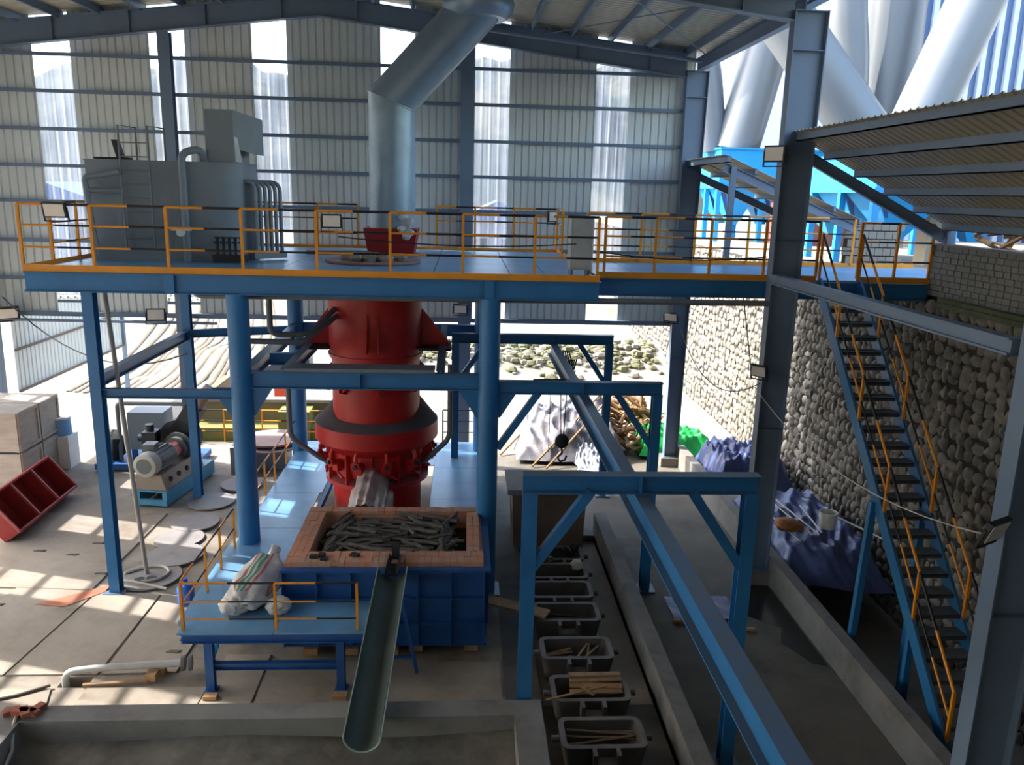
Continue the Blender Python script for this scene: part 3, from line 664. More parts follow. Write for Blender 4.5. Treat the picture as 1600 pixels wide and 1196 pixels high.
part('prop_leg', M().bar((7.14, 11.2, 1.5), (7.2, 11.25, -.75), .1, .1), blue, st)

# ================================================================ LOWER PLATFORM
ZL = 1.08
lp = thing('working_platform', 'low blue working platform wrapped round the furnace and brick-lined box', 'platform', (-3.2, 15, 0))
def dp(x0, y0, x1, y1): part('deck_plate', M().box(x0+.006, y0+.006, ZL-.03, x1-.006, y1-.006, ZL), bluedeck, lp)
for a, b in ((-4.48, -2.97), (-2.97, -1.46)): dp(a, 11.8, b, 12.88)
for y0, y1 in ((12.88, 14.4), (14.4, 15.95)): dp(-4.48, y0, -3.1, y1)
for y0, y1 in ((15.95, 18.0), (18.0, 20.0), (20.0, 22.0)): dp(-4.48, y0, -3.3 if y0 < 16 else -3.25, y1)
dp(-3.25, 20, -.7, 22)
for y0, y1 in ((15.5, 17.6), (17.6, 19.8), (19.8, 22.0)): dp(-.72, y0, .55, y1)
def fb(p, q): part('edge_beam', I((*p, ZL-.11), (*q, ZL-.11), .15, .1, .012), bluebox, lp)
fb((-4.42, 11.86), (-1.5, 11.86)); fb((-4.42, 11.9), (-4.42, 21.9)); fb((-1.5, 11.9), (-1.5, 12.8)); fb((-4.4, 21.9), (.5, 21.9)); fb((-.68, 15.6), (-.68, 21.9)); fb((.5, 15.6), (.5, 21.9)); fb((-3.2, 13), (-3.2, 19.9)); fb((-4.4, 13.4), (-3.2, 13.4))
for x, y in ((-4.0, 11.86), (-1.92, 11.86), (-4.0, 13.4), (-3.2, 13.4), (-4.2, 16.5), (-4.2, 19), (-4.2, 21.7), (-.6, 17), (-.6, 19.5), (.42, 19.5), (-.6, 21.7)):
    part('leg', M().ibeam((x, y, .06), (x, y, ZL-.17), .13, .13, .012, 0, (0, 1, 0)).box(x-.1, y-.1, .03, x+.1, y+.1, .06), bluebox, lp)
part('cross_bar', I((-3.95, 11.9, .45), (-1.97, 11.9, .45), .12, .1, .012), bluebox, lp)
part('cross_bar', M().bar((-3.95, 13.4, .5), (-3.25, 13.4, .5), .08), bluebox, lp)
part('diagonal_brace', M().bar((-4.0, 11.95, .5), (-4.0, 13.3, .95), .05), lightblue, lp)
railing(lp, [(-4.4, 11.9), (-2.94, 11.9), (-1.65, 11.9)], ZL, (.82, .5, .2), .019)
railing(lp, [(-4.42, 12.0), (-4.42, 13.2), (-4.42, 14.05), (-4.42, 14.95)], ZL, (.82, .42), .018)
railing(lp, [(-4.5, 16.9), (-4.5, 17.8), (-4.5, 18.75), (-4.5, 20.0), (-4.5, 21.3)], ZL, (.82, .42), .018)
part('toe_board', M().box(-4.62, 12.3, .93, -4.5, 15.2, 1.02), bluedeck, lp)
railing(lp, [(-.55, 21.95), (.55, 21.95)], ZL, (.95, .62, .3), .018, mats=(darkmetal, black))
railing(lp, [(-3.6, 21.95), (-2.9, 21.95)], ZL, (.95, .5), .018, mats=(darkmetal, black))

# ---- brick-lined box
bx = thing('brick_lined_box', 'deep blue steel box with thick brick rim, full of charred sticks', 'box', (-1.3, 14.2, .15))
BX0, BX1, BY0, BY1, BZ0, BZ1 = -3.05, .42, 12.92, 15.5, .2, 1.66
part('side_panel', M().box(BX0, BY0, BZ0, BX1, BY0+.03, BZ1), bluebox, bx)
part('side_panel', M().box(BX0, BY1-.03, BZ0, BX1, BY1, BZ1), bluebox, bx)
for x in (BX0, BX1-.03): part('side_panel', M().box(x, BY0+.03, BZ0, x+.03, BY1-.03, BZ1), bluebox, bx)
part('bottom_plate', M().box(BX0, BY0, BZ0-.04, BX1+.06, BY1, BZ0), bluebox, bx)
for k in range(7):
    x = BX0+.0+(BX1-BX0-.02)*k/6; part('rib', M().box(x, BY0-.1, BZ0, x+.02, BY0, BZ1-.06), bluebox, bx)
for y in (13.6, 14.2, 14.8): part('rib', M().box(BX1, y, BZ0, BX1+.1, y+.02, BZ1-.06), bluebox, bx)
for z in (.62, 1.1): part('stiffener', M().box(BX0, BY0-.1, z, BX1, BY0, z+.02), bluebox, bx)
part('top_flange', M().box(BX0-.02, BY0-.1, BZ1-.05, BX1+.1, BY0+.0, BZ1).box(BX1, BY0, BZ1-.05, BX1+.1, BY1, BZ1), bluebox, bx)
part('fill', M().box(BX0+.03, BY0+.03, BZ0, BX1-.03, BY1-.03, 1.38), mat('ash_fill', (52, 48, 44), .95, 0, .3, 5), bx)
bk = part('brick', M().box(-.055, -.11, -.04, .055, .11, .04), brickm, bx); bk2 = part('brick', M().box(-.055, -.11, -.04, .055, .11, .04), brickm2, bx); used = []
def brick(x, y, z, rz=0):
    src = R.choice((bk, bk, bk2)); p = (x+R.uniform(-.004, .004), y+R.uniform(-.004, .004), z+R.uniform(-.006, .006)); r_ = (0, 0, rz+R.uniform(-.012, .012))
    if src not in used: used.append(src); src.location = Vector(p)-bx.location; src.rotation_euler = r_
    else: dup(src, p, r_)
zt = 1.70
nx = int((BX1-BX0-.04)/.1142)
for i in range(nx):
    x = BX0+.08+i*.1142
    for y in (13.08, 13.305): brick(x, y, zt)
    brick(x, 15.38, zt)
for j in range(8):
    y = 13.53+j*.229
    for x in (BX0+.085, BX0+.2, BX0+.315): brick(x, y, zt)
    for x in (BX1-.255, BX1-.14): brick(x, y, zt)
part('lining', M().box(BX0+.03, BY0+.03, 1.1, BX1-.03, 13.4, 1.655).box(BX0+.03, 15.26, 1.1, BX1-.03, BY1-.03, 1.655).box(BX0+.03, 13.4, 1.1, BX0+.375, 15.26, 1.655).box(BX1-.32, 13.4, 1.1, BX1-.03, 15.26, 1.655), brickm, bx)
blk = [(-2.6, 12.85), (-1.9, 12.85), (-1.2, 12.8), (-.78, 12.95), (.2, 12.95)]
for i, (x, y) in enumerate(blk):
    single('wood_block', M().box(x-.12, y, 0.03, x+.12, y+.4, .155), wood, 'squared timber packing block under the deep blue box', 'block', 'timber blocks under the box')
# sticks in the box
sv = []
def stick_mesh(L_, a, b, mt, nm, irr=.012):
    m = M(); P = [(-L_/2+L_*i/4, R.uniform(-irr, irr), R.uniform(-irr, irr)) for i in range(5)]
    m.tube(P, a, 6); m.v = [(x, y, z*b/a) for x, y, z in m.v]; return m
def sticks(name, label, group, cat, mt, n_, Ls, place, var=6, irr=.02, rad=(.02, .04)):
    srcs = []
    for i in range(n_):
        p, rot = place(i)
        if len(srcs) < var:
            a = R.uniform(*rad); o = obj(name, stick_mesh(R.uniform(*Ls), a, a*R.uniform(.5, 1), mt, name, irr), mt)
            o['label'] = label; o['category'] = cat; o['group'] = group; srcs.append(o); o.location = p; o.rotation_euler = rot
        else:
            o = dup(R.choice(srcs), p, rot, (R.uniform(.7, 1.1), 1, 1))
sticks('charred_stick', 'charred grey stick in the heap inside the brick-lined box', 'charred sticks in the brick-lined box', 'stick', char, 260, (.5, 1.2),
       lambda i: ((lambda L: (Vector(((R.uniform(-2.2, -.4) if i % 3 else R.choice((-2.3, -.3))+R.uniform(-.06, .06)), R.uniform(13.5, 15.2), 1.4+.24*(i/260)+R.uniform(0, .05))), (0, R.uniform(-.09, .09), R.gauss(-.12, .34) if i % 3 else R.gauss(1.4, .25))))(0)), 8, .012, (.02, .045))
single('brick_offcuts', M().box(-2.62, 13.1, 1.745, -2.5, 13.2, 1.79).box(-2.48, 13.15, 1.745, -2.36, 13.25, 1.8).box(-2.42, 13.02, 1.745, -2.3, 13.1, 1.78), darkmetal, 'dark scraps on the front left corner of the brick rim', 'scrap')
single('brick_chip', M().prism([(-1.95, 13.2, 1.745), (-1.8, 13.14, 1.745), (-1.76, 13.24, 1.745), (-1.9, 13.3, 1.745)], (0, 0, .04)), darkmetal, 'single dark flake on the front brick rim near its middle', 'scrap')

# ---- launder trough
tr = thing('pouring_launder', 'long dark green half-pipe launder running from the box into the basin', 'launder', (-1.18, 10.8, 0))
TA, TB = Vector((-1.15, 12.72, 1.78)), Vector((-1.2, 8.85, 1.37)); dT = (TB-TA).normalized(); aT = Vector((1, 0, 0)); bT = aT.cross(dT).normalized()
if bT.z < 0: bT = -bT
def trough(P, Q, r1_, r2_, mat_, nm, th=.018, endcap=False):
    m = M(); k = 16; vs = []
    for c, r_ in ((P, r1_), (Q, r2_)):
        for rr_ in (r_, r_-th):
            vs += [c+aT*cos(pi+pi*i/k)*rr_+bT*sin(pi+pi*i/k)*rr_ for i in range(k+1)]
    K = k+1; fs = []
    for i in range(k): fs += [(i, i+1, 2*K+i+1, 2*K+i), (K+i+1, K+i, 3*K+i, 3*K+i+1), (i+1, i, K+i, K+i+1), (2*K+i, 2*K+i+1, 3*K+i+1, 3*K+i)]
    fs += [(0, 2*K, 3*K, K), (k, K+k, 3*K+k, 2*K+k)]
    return part(nm, m.add(vs, fs), mat_, tr)
trough(TA, TB, .245, .235, green, 'channel')
trough(TA+dT*-.42, TA+dT*.1, .1, .13, darkmetal, 'neck')
part('end_lip', M().tube([TB+aT*cos(pi+pi*i/12)*.232+bT*sin(pi+pi*i/12)*.232 for i in range(13)], .014, 6), mat('lit_lip', (150, 165, 150), .4), tr)  # paler lips: light catching the trough rim, put into the colour
for s in (-1, 1): part('edge_lip', M().bar(TA+aT*s*.245, TB+aT*s*.235, .014, .02), mat('lit_lip', (150, 165, 150), .4), tr)
part('clevis', M().box(-1.2, 13.08, 1.74, -1.08, 13.3, 1.98), darkmetal, tr)
ts_ = thing('trestle_stand', 'thin blue trestle stand under the green launder beside the box', 'stand', (-.85, 12.3, 0))
for x0, x1 in ((-1.12, -1.35), (-.98, -.72)): part('leg', M().bar((x0, 12.3, 1.42), (x1, 12.3, .03), .05), bluebox, ts_)
part('cross_bar', M().bar((-1.32, 12.3, .33), (-.78, 12.3, .33), .04), bluebox, ts_)
part('top_bar', M().bar((-1.3, 12.3, 1.44), (-.85, 12.3, 1.44), .06, .05), bluebox, ts_)

# ---- concrete basin
ba = thing('concrete_basin', 'concrete basin of settled sludge at the bottom left of the photo', 'basin', (-2.4, 7.5, 0))
part('wall', M().box(-6, 9.48, 0.03, 1.12, 9.82, 1.2), concw, ba)
part('wall', M().box(.74, 4.6, 0.03, 1.12, 9.48, 1.2), concw, ba)
part('wall', M().box(-6, 4.6, 0.03, -5.66, 9.48, 1.2), concw, ba)
part('sludge', M().grid(lambda u, v: (-5.66+6.4*u, 4.6+4.88*v, .84+.05*sin(u*9+v*4)+.03*sin(v*13-u*5)+(.1*math.exp(-((v-1)/.05)**2))), 50, 40), mud, ba, angle=80)
# brick offcuts on the basin corner
for i in range(5):
    x = -5.85+R.uniform(0, .3); y = 9.55+R.uniform(0, .2)
    b = single('broken_brick', M().box(-.1, -.05, 0, .1, .05, .06), mat('broken_red_brick', (160, 92, 70), .9, 0, .2, 5), 'broken red brick on the left corner of the basin wall', 'brick', 'broken bricks on the basin corner')
    b.location = (x, y, 1.2+(.06 if i > 2 else 0)); b.rotation_euler = (0, 0, R.uniform(0, 3))
single('hanging_hose', M().tube([(-5.75, 9.65, 1.24), (-5.7, 9.4, 1.18), (-5.62, 9.2, 1.0), (-5.6, 8.9, .9), (-5.8, 8.4, 1.0)], .022, 6), ropem, 'pale thin hose hanging over the basin wall left corner', 'hose')
# ================================================================ HOIST GANTRY
ga = thing('hoist_gantry', 'blue monorail hoist gantry of portal frames carrying a long runway beam', 'gantry', (2.36, 12, 0))
ZT = 4.44
def frame(y, xl, xr, lp_=True, h=.25):
    part('top_beam', I((xl, y, ZT-h/2), (xr, y, ZT-h/2), h, .2, .014), blue, ga)
    xs_ = ([xl+.1] if lp_ else [])+[xr-.1]
    for x in xs_:
        part('post', M().ibeam((x, y, .03), (x, y, ZT-h), .19, .19, .014, 0, (0, 1, 0)), blue, ga)
        part('base_plate', M().box(x-.2, y-.2, 0, x+.2, y+.2, .03), blue, ga)
    for s, x in ((1, xl+.12 if lp_ else xl), (-1, xr-.12)):
        part('knee_brace', M().bar((x, y, ZT-h-1.12), (x+s*.78, y, ZT-h+.02), .13, .13), blue, ga)
    part('stiffener', M().box(2.34, y-.1, ZT-h+.01, 2.36, y+.1, ZT-.01), blue, ga)
frame(9.97, .8, 3.95); frame(15.3, .7, 3.93, False); frame(20.7, -.3, 3.93)
part('runway_beam', I((2.36, 3.5, ZT-.25-.19), (2.36, 21.3, ZT-.25-.19), .38, .19, .016), blue, ga)
ho = thing('chain_hoist', 'black electric hoist with hanging chain hook on the runway beam', 'hoist', (2.3, 18.0, 4))
part('trolley', M().box(2.18, 17.8, 3.7, 2.54, 18.2, 3.8), darkmetal, ho)
part('motor_body', M().cyl((1.75, 18, 3.72), (2.5, 18, 3.72), .15, 14).box(1.62, 17.88, 3.62, 1.85, 18.12, 3.84), darkmetal, ho)
part('chain', M().cyl((2.25, 18, 3.7), (2.3, 18, 2.5), .012, 6).cyl((2.4, 18, 3.7), (2.36, 18, 2.5), .012, 6).cyl((2.02, 18, 3.6), (2.02, 18, 2.1), .008, 6), darkmetal, ho)
part('hook_block', M().blob((2.33, 18, 2.38), .17, .1, .18, 12, 6, 0), darkmetal, ho)
part('hook', M().tube([(2.33, 18, 2.22), (2.34, 18, 2.08), (2.24, 18, 1.98), (2.3, 18, 1.88), (2.42, 18, 1.92), (2.45, 18, 2.02)], .028, 8), darkmetal, ho)
cb = M()
for i in range(5): cb.tube([(2.5+i*.05, 20.2, 4.1), (2.55+i*.06, 19.8, 3.3+.1*i), (2.62+i*.05, 19.6, 4.0)], .018, 6)
single('festoon_cable', cb, darkmetal, 'loops of dark festoon cable hanging by the runway beam', 'cable')

# ================================================================ MOULDS in the trench
def mould(x, y, z, label, tilt=0):
    t = thing('pig_mould', label, 'mould', (x, y, z), 'cast iron moulds standing in the trench')
    W, D, H, th = 1.26, .72, .48, .1
    o = [(-W/2, -D/2), (W/2, -D/2), (W/2, D/2), (-W/2, D/2)]
    m = M(); lv = [(H, 1), (H, .86), (.1, .74), (.1, .0)]
    def rg(z_, s): return [(x+px-(s_x(px, th*(1-s)*4)), y+py-(s_x(py, th*(1-s)*4)), z+z_) for px, py in o]
    def s_x(v, d): return math.copysign(min(abs(v), d), v)
    def rr_(hx, hy, r_, z_): return [(x+sx*(hx-r_)+r_*cos(a0+k*pi/6), y+sy*(hy-r_)+r_*sin(a0+k*pi/6), z_) for sx, sy, a0 in ((1, -1, -pi/2), (1, 1, 0), (-1, 1, pi/2), (-1, -1, pi)) for k in range(4)]
    L4 = [rr_(W*.43, D*.4, .1, z), rr_(W/2, D/2, .13, z+H), rr_(W/2-.085, D/2-.085, .07, z+H), rr_(W/2-.18, D/2-.15, .06, z+.1)]
    m.add(sum(L4, []), [tuple(range(15, -1, -1)), tuple(range(48, 64))]+[(16*q+i, 16*q+(i+1) % 16, 16*(q+1)+(i+1) % 16, 16*(q+1)+i) for q in range(3) for i in range(16)])
    part('body', m, iron, t)
    m = M().box(x-.2, y-D/2-.17, z+H-.2, x-.14, y-D/2+.02, z+H+.01).box(x+.14, y-D/2-.17, z+H-.2, x+.2, y-D/2+.02, z+H+.01).box(x-.2, y-D/2-.18, z+H-.24, x+.2, y-D/2+.02, z+H-.16)
    part('pouring_lip', m, iron, t)
    for s in (-1, 1): part('trunnion', M().cyl((x+s*W/2, y, z+H-.1), (x+s*(W/2+.11), y, z+H-.1), .05, 10), iron, t)
    return t
my = [(10.28, 'nearest cast iron mould in the trench, bundle of long sticks laid in it', 2.1), (11.38, 'second mould from the camera, flat boards and a slanting lath on top', 2.08), (12.55, 'third mould from the camera, half full of tan boards and sticks', 2.02),
      (13.8, 'fourth mould from the camera, nearly empty, beside the wooden plank', 2.0), (14.68, 'fifth mould from the camera in the trench row', 2.0), (15.5, 'sixth mould from the camera, rag on its right rim', 2.02), (16.35, 'farthest mould in the trench, scrap heaped on it before the bin', 2.05)]
for y, lab, x in my: mould(x, y, -.15, lab)
for i in range(7):
    o = single('long_stick', stick_mesh(1.05, .022, .016, wood, 'long_stick', .01), mat('aged_stick', (124, 104, 82), .9, 0, .25, 6), 'straight stick laid across the nearest trench mould', 'stick', 'sticks in the nearest mould')
    o.location = (2.1+R.uniform(-.04, .04), 10.02+i*.085, .12+R.uniform(0, .08)); o.rotation_euler = (0, R.uniform(-.05, .05), R.uniform(-.15, .15))
for i in range(4):
    o = single('tan_board', M().box(-.42, -.055, -.012, .42, .055, .012), wood, 'flat tan board piled in the second trench mould', 'board', 'boards in the second mould')
    o.location = (2.2+R.uniform(-.05, .05), 11.3+i*.11, .3+i*.03); o.rotation_euler = (R.uniform(-.15, .15), 0, R.uniform(-.06, .06))
o = single('pale_lath', M().bar((1.35, 11.02, .36), (2.35, 11.32, .4), .04, .02), wood, 'pale lath sticking out over the left rim of the second mould', 'lath')
o = single('short_lath', M().bar((1.9, 11.3, .43), (2.1, 11.05, .42), .05, .02), logm, 'short bright offcut on the boards in the second mould', 'offcut')
for i in range(10):
    o = single('offcut', M().bar((-.28, 0, 0), (.28, 0, 0), .05 if i < 5 else .03, .018), wood, 'short wood offcut lying in the third trench mould', 'offcut', 'offcuts in the third mould')
    o.location = ((1.75 if i < 5 else 2.2)+R.uniform(-.08, .08), 12.35+R.uniform(0, .4), .12+i*.016); o.rotation_euler = (R.uniform(-.1, .1), R.uniform(-.15, .15), R.uniform(.0, .5) if i < 5 else R.uniform(.9, 1.4))
for i in range(5):
    o = single('grey_stick', M().bar((-.45, 0, 0), (.45, 0, 0), .04, .02), char, 'flat grey stick lying in the fourth trench mould', 'stick', 'sticks in the fourth mould')
    o.location = (2.0, 13.6+i*.1, .08+.012*i); o.rotation_euler = (0, R.uniform(-.05, .05), R.uniform(-.1, .1))
for i, (x, y, z, r_) in enumerate(((1.75, 16.2, .4, .09), (2.0, 16.4, .42, .11), (2.3, 16.3, .4, .1), (2.45, 15.6, .4, .12), (1.9, 15.9, .38, .08), (2.5, 16.5, .4, .1))):
    single('scrap_lump', M().blob((x, y, z), r_*1.2, r_, r_, 8, 5, .2), (sackm, iron, darkmetal)[i % 3], 'lump of scrap piled on the far trench moulds', 'scrap', 'scrap on the far moulds')
single('wooden_plank', M().bar((.5, 14.1, .42), (1.62, 13.55, .4), .3, .05), wood, 'thick brown plank bridging from box to fourth mould', 'plank')
bi = thing('concrete_bin', 'tapered brown concrete bin closing the far end of the trench', 'bin', (2, 17.8, 0))
part('body', M().add([(x, y, z) for z, e in ((-.15, 0), (1.3, .06)) for x, y in ((1.22-e, 17.4), (2.82+e, 17.4), (2.82+e, 18.6), (1.22-e, 18.6))], [(0, 1, 5, 4), (1, 2, 6, 5), (2, 3, 7, 6), (3, 0, 4, 7), (4, 5, 6, 7)]), mat('brown_concrete', (118, 100, 84), .9, 0, .15, 1.5, bump=.2), bi)
part('rim', M().box(1.05, 17.3, 1.3, 2.95, 18.7, 1.42), concw, bi)

# ================================================================ LEFT SIDE OBJECTS
mo = thing('motor_fan_set', 'grey electric motor driving a dark blower on tan frame and pale blue skid', 'blower', (-7.6, 20.9, 0))
def fr(a, b, c=0): return (-7.95+a*.34-b*.02, 20.1+b*.98, c)          # a across, b along the skid
u = Vector((.16, .98, 0)).normalized(); v_ = Vector((.98, -.16, 0)); O = Vector((-7.85, 19.75, 0))
def T(a, b, c): return tuple(O+v_*a+u*b+Vector((0, 0, c)))
part('skid_rail', M().prism([T(-.42, 0, .05), T(-.3, 0, .05), T(-.3, 0, .42), T(-.42, 0, .42)], u*2.6), skidblue, mo)
part('skid_rail', M().prism([T(.3, 0, .05), T(.42, 0, .05), T(.42, 0, .42), T(.3, 0, .42)], u*2.6), skidblue, mo)
part('skid_end', M().prism([T(-.42, -.02, .05), T(.42, -.02, .05), T(.42, -.02, .2), T(-.42, -.02, .2)], u*.1), skidblue, mo)
part('skid_top', M().prism([T(-.44, -.05, .42), T(.44, -.05, .42), T(.44, -.05, .45), T(-.44, -.05, .45)], u*2.6), skidblue, mo)
fr_ = part('bed_frame', M().prism([T(-.42, 0, .46), T(.42, 0, .46), T(.3, 0, .86), T(-.34, 0, .86)], u*2.0), tan, mo)
for k in range(4):
    c = Vector(T(.37, .35+k*.42, .66)); part('lightening_hole', M().cyl(c+v_*-.03, c+v_*.02, .07, 12), darkmetal, fr_)
mc = part('motor_body', M().cyl(T(-.02, .1, 1.14), T(-.02, .95, 1.14), .27, 22), motorg, mo)
for k in range(14):
    a = 2*pi*k/14; c = Vector((0, 0, 0)); p = Vector(T(-.02, .25, 1.14))+v_*cos(a)*.28+Vector((0, 0, sin(a)*.28)); part('cooling_fin', M().bar(p, p+u*.65, .012, .05, 0, v_*cos(a)+Vector((0, 0, sin(a)))), motorg, mc)
cw = part('fan_cowl', M().lathe([(.0, 0), (.22, 0), (.3, .03), (.31, .3), (.29, .32)], (0, 0, 0), 28), mat('cowl_grey', (168, 164, 152), .5, 0, .08, 4), mo)
me = cw.data
for vt in me.vertices:
    p = vt.co+cw.location+wloc(mo); q = Vector(T(-.02, -.18, 1.14))+v_*p.x+Vector((0, 0, 1))*p.y+u*p.z; vt.co = q-cw.location-wloc(mo)
part('cowl_grille', M().cyl(T(-.02, -.186, 1.14), T(-.02, -.175, 1.14), .2, 20), motorg, mo)
part('terminal_box', M().box(-8.1, 20.05, 1.36, -7.8, 20.4, 1.55), motorg, mo)
part('coupling_guard', M().cyl(T(0, 1.0, 1.14), T(0, 1.35, 1.14), .2, 16), mat('pink_guard', (196, 120, 112), .6), mo)
part('bearing_block', M().cyl(T(0, 1.3, 1.14), T(0, 1.6, 1.14), .3, 18).cyl(T(0, 1.45, 1.14), T(0, 1.5, 1.14), .4, 20), motorg, mo)
part('blower_casing', M().cyl(T(-.1, 1.65, 1.3), T(-.1, 2.05, 1.3), .52, 28), darkmetal, mo)
part('outlet_duct', M().prism([T(-.3, 1.65, 1.55), T(.22, 1.65, 1.4), T(.6, 1.65, 2.1), T(.2, 1.65, 2.3)], u*.36), darkmetal, mo)
part('inlet_valves', M().box(-8.45, 20.95, 1.25, -8.1, 21.35, 1.6).cyl((-8.3, 21.15, 1.55), (-8.3, 21.15, 1.78), .11, 12).cyl((-8.6, 21.15, 1.4), (-8.1, 21.15, 1.4), .1, 12), darkmetal, mo)
part('delivery_elbow', M().tube([T(.4, 1.83, 2.15), T(.62, 1.85, 2.5), T(.8, 1.9, 2.7)], .17, 14), mat('rusty_elbow', (150, 120, 102), .7), mo)
ge = thing('control_unit', 'grey cabinet on low blue skid behind the motor', 'cabinet', (-9.3, 23.2, 0))
part('skid', M().box(-10.4, 22.4, .05, -7.6, 23.9, .22), bluebox, ge)
part('cabinet', M().box(-9.6, 22.9, .5, -8.6, 23.7, 1.6), greysteel, ge)
for x in (-9.5, -8.7): part('foot', M().box(x-.06, 22.95, .22, x+.06, 23.1, .5), bluebox, ge)
part('pipe_frame', M().tube([(-9.8, 22.8, .22), (-9.8, 22.8, 1.9), (-7.9, 22.8, 1.9), (-7.9, 22.8, .22)], .06, 8, bend=.12), greypipe, ge)
part('hose_bundle', M().blob((-10.0, 22.9, .65), .3, .25, .45, 9, 6, .3), darkmetal, ge)
single('inclined_hopper', M().prism([(-6.3, 24, 2.6), (-5.2, 24, 3.0), (-4.6, 24, 3.0), (-4.6, 24, 2.5), (-5.4, 24, 2.3), (-6.5, 24, 1.7)], (0, .6, 0)), greysteel, 'grey inclined chute seen behind the left pipe column', 'chute')
# crates: two high
k = 0
for ix, (x, w_) in enumerate(((-12.5, 1.05), (-13.65, 1.1))):
    for iy, y in enumerate((20.7, 21.8)):
        for iz in range(2):
            z = iz*1.1; row_ = ('front', 'rear')[iy]; lev = ('bottom', 'upper')[iz]; pos = ('right', 'left')[ix]
            t = thing('board_crate', f'{lev} {row_} crate in the {pos} stack of weathered crates beside the red rack', 'crate', (x+w_/2, y+.5, z), 'weathered crates stacked at the left')
            part('case', M().box(x, y, z+.02, x+w_, y+1.04, z+1.06), crate, t)
            for s in (0, w_-.08):
                part('batten', M().box(x+s, y-.03, z+.02, x+s+.08, y, z+1.06), crate, t)
            for yy in (y, y+.96): part('batten', M().box(x+w_, yy, z+.02, x+w_+.03, yy+.08, z+1.06), crate, t)
            for zz in (.96, .02): part('batten', M().box(x+w_, y+.08, z+zz, x+w_+.03, y+.96, z+zz+.09), crate, t)
# red rack leaning on the crates
rk = thing('steel_rack', 'red steel rack frame with three open bays tipped against the crates', 'rack', (-10.3, 19.1, 0))
bA = Vector((-9.95, 17.6, .02)); L_ = Vector((-.1, 2.95, 0)); W_ = Vector((-.62, -.02, .8)); D_ = Vector((-.5, 0, -.38))*.95
D_ = W_.cross(L_).normalized()*-.42
if D_.x > 0: D_ = -D_
def rp(a, b, c): return bA+L_*a+W_*b+D_*c+Vector((0, 0, .34))*(1 if True else 0)
zmin = min(rp(a, b, c).z for a in (0, 1) for b in (0, 1) for c in (0, 1))
def rq(a, b, c): return rp(a, b, c)-Vector((0, 0, zmin-.01))
part('back_panel', M().add([rq(0, 0, 1), rq(1, 0, 1), rq(1, 1, 1), rq(0, 1, 1), rq(0, 0, .96), rq(1, 0, .96), rq(1, 1, .96), rq(0, 1, .96)], [(0, 1, 2, 3), (7, 6, 5, 4), (0, 4, 5, 1), (1, 5, 6, 2), (2, 6, 7, 3), (3, 7, 4, 0)]), darkred, rk)
for b in (0, 1): part('long_side', M().bar((rq(0, b, .5)), (rq(1, b, .5)), .42, .03, up=W_), darkred, rk)
for a in (0, .335, .67, 1):
    p0, p1 = rq(a, 0, .5), rq(a, 1, .5); part('divider', M().bar(p0, p1, .03, .42, up=D_), darkred, rk)
for b in (0, 1): part('front_edge', M().bar(rq(0, b, 0), rq(1, b, 0), .06, .05), darkred, rk)
for a in (0, .335, .67, 1): part('front_edge', M().bar(rq(a, 0, 0), rq(a, 1, 0), .05, .05), mat('rack_pink', (178, 84, 74), .55), rk)
single('white_pedestal', M().box(-11.75, 22.6, 0, -11.15, 23.2, .95), white, 'white square block with the blue drum on it behind the crates', 'block')
dr = thing('paint_drum', 'small blue and white drum standing on the white block', 'drum', (-11.5, 22.9, .95))
part('body', M().lathe([(0, 0), (.29, 0), (.3, .02), (.28, .48), (0, .48)], (-11.48, 22.9, .95), 24), mat('drum_blue', (110, 160, 205), .5), dr)
part('lid', M().lathe([(0, .48), (.3, .48), (.3, .53), (0, .54)], (-11.48, 22.9, .95), 24), white, dr)
# grey leaning pole
single('leaning_pole', M().cyl((-6.55, 15.95, .03), (-6.75, 15.6, 6.0), .045, 12), mat('pale_pole', (160, 156, 146), .5, .1), 'pale grey pole leaning from the round plates up to the platform', 'pole')
# round plates
pl = [(-6.45, 15.85, .62, 'front round plate with two dark holes at the foot of the blue column'), (-6.28, 16.85, .6, 'second round plate behind the one with holes'), (-6.5, 17.75, .55, 'third round plate, half in sunlight'), (-6.42, 18.65, .55, 'fourth round plate in the row toward the rear'),
      (-6.45, 20.05, .58, 'fifth round plate beside the rear left blue column'), (-6.0, 21.3, .55, 'sixth round plate, farthest of those on the floor')]
for i, (x, y, r_, lab) in enumerate(pl):
    o = single('round_plate', M().lathe([(0, 0), (r_, 0), (r_, .03), (0, .03)], (x, y, .03+.012*(i % 2)), 40), plate, lab, 'plate', 'round plates laid on the floor')
    if i == 0:
        for hx, hy in ((-6.6, 15.68), (-6.38, 15.74)): part('hole', M().lathe([(0, 0), (.1, 0), (.1, .006), (0, .006)], (hx, hy, .06), 18), darkmetal, o)
single('coiled_hose', M().tube([(-6.98, 15.9, .09), (-6.7, 16.2, .09), (-6.3, 16.25, .09), (-6.05, 15.95, .09), (-6.2, 15.6, .09), (-6.5, 15.52, .09)], .03, 8, bend=.25), ropem, 'pale hose looped on the front round plate', 'hose')
single('hose_run', M().tube([(-6.95, 15.62, .08), (-6.5, 15.5, .07), (-5.9, 15.25, .07)], .028, 8), ropem, 'straight run of pale hose across the front round plate edge', 'hose')
rd = thing('rust_disc', 'pinkish rusty disc propped on a stand behind the left platform rail', 'disc', (-5.4, 23.4, 0))
part('disc', M().lathe([(0, 0), (.85, 0), (.85, .05), (0, .05)], (-5.6, 23.2, .75), 32), rust, rd)
part('disc', M().lathe([(0, 0), (.75, 0), (.75, .05), (0, .05)], (-5.55, 22.9, .62), 32), rust, rd)
part('stand', M().box(-6.0, 22.7, 0, -5.1, 23.5, .6), greysteel, rd)
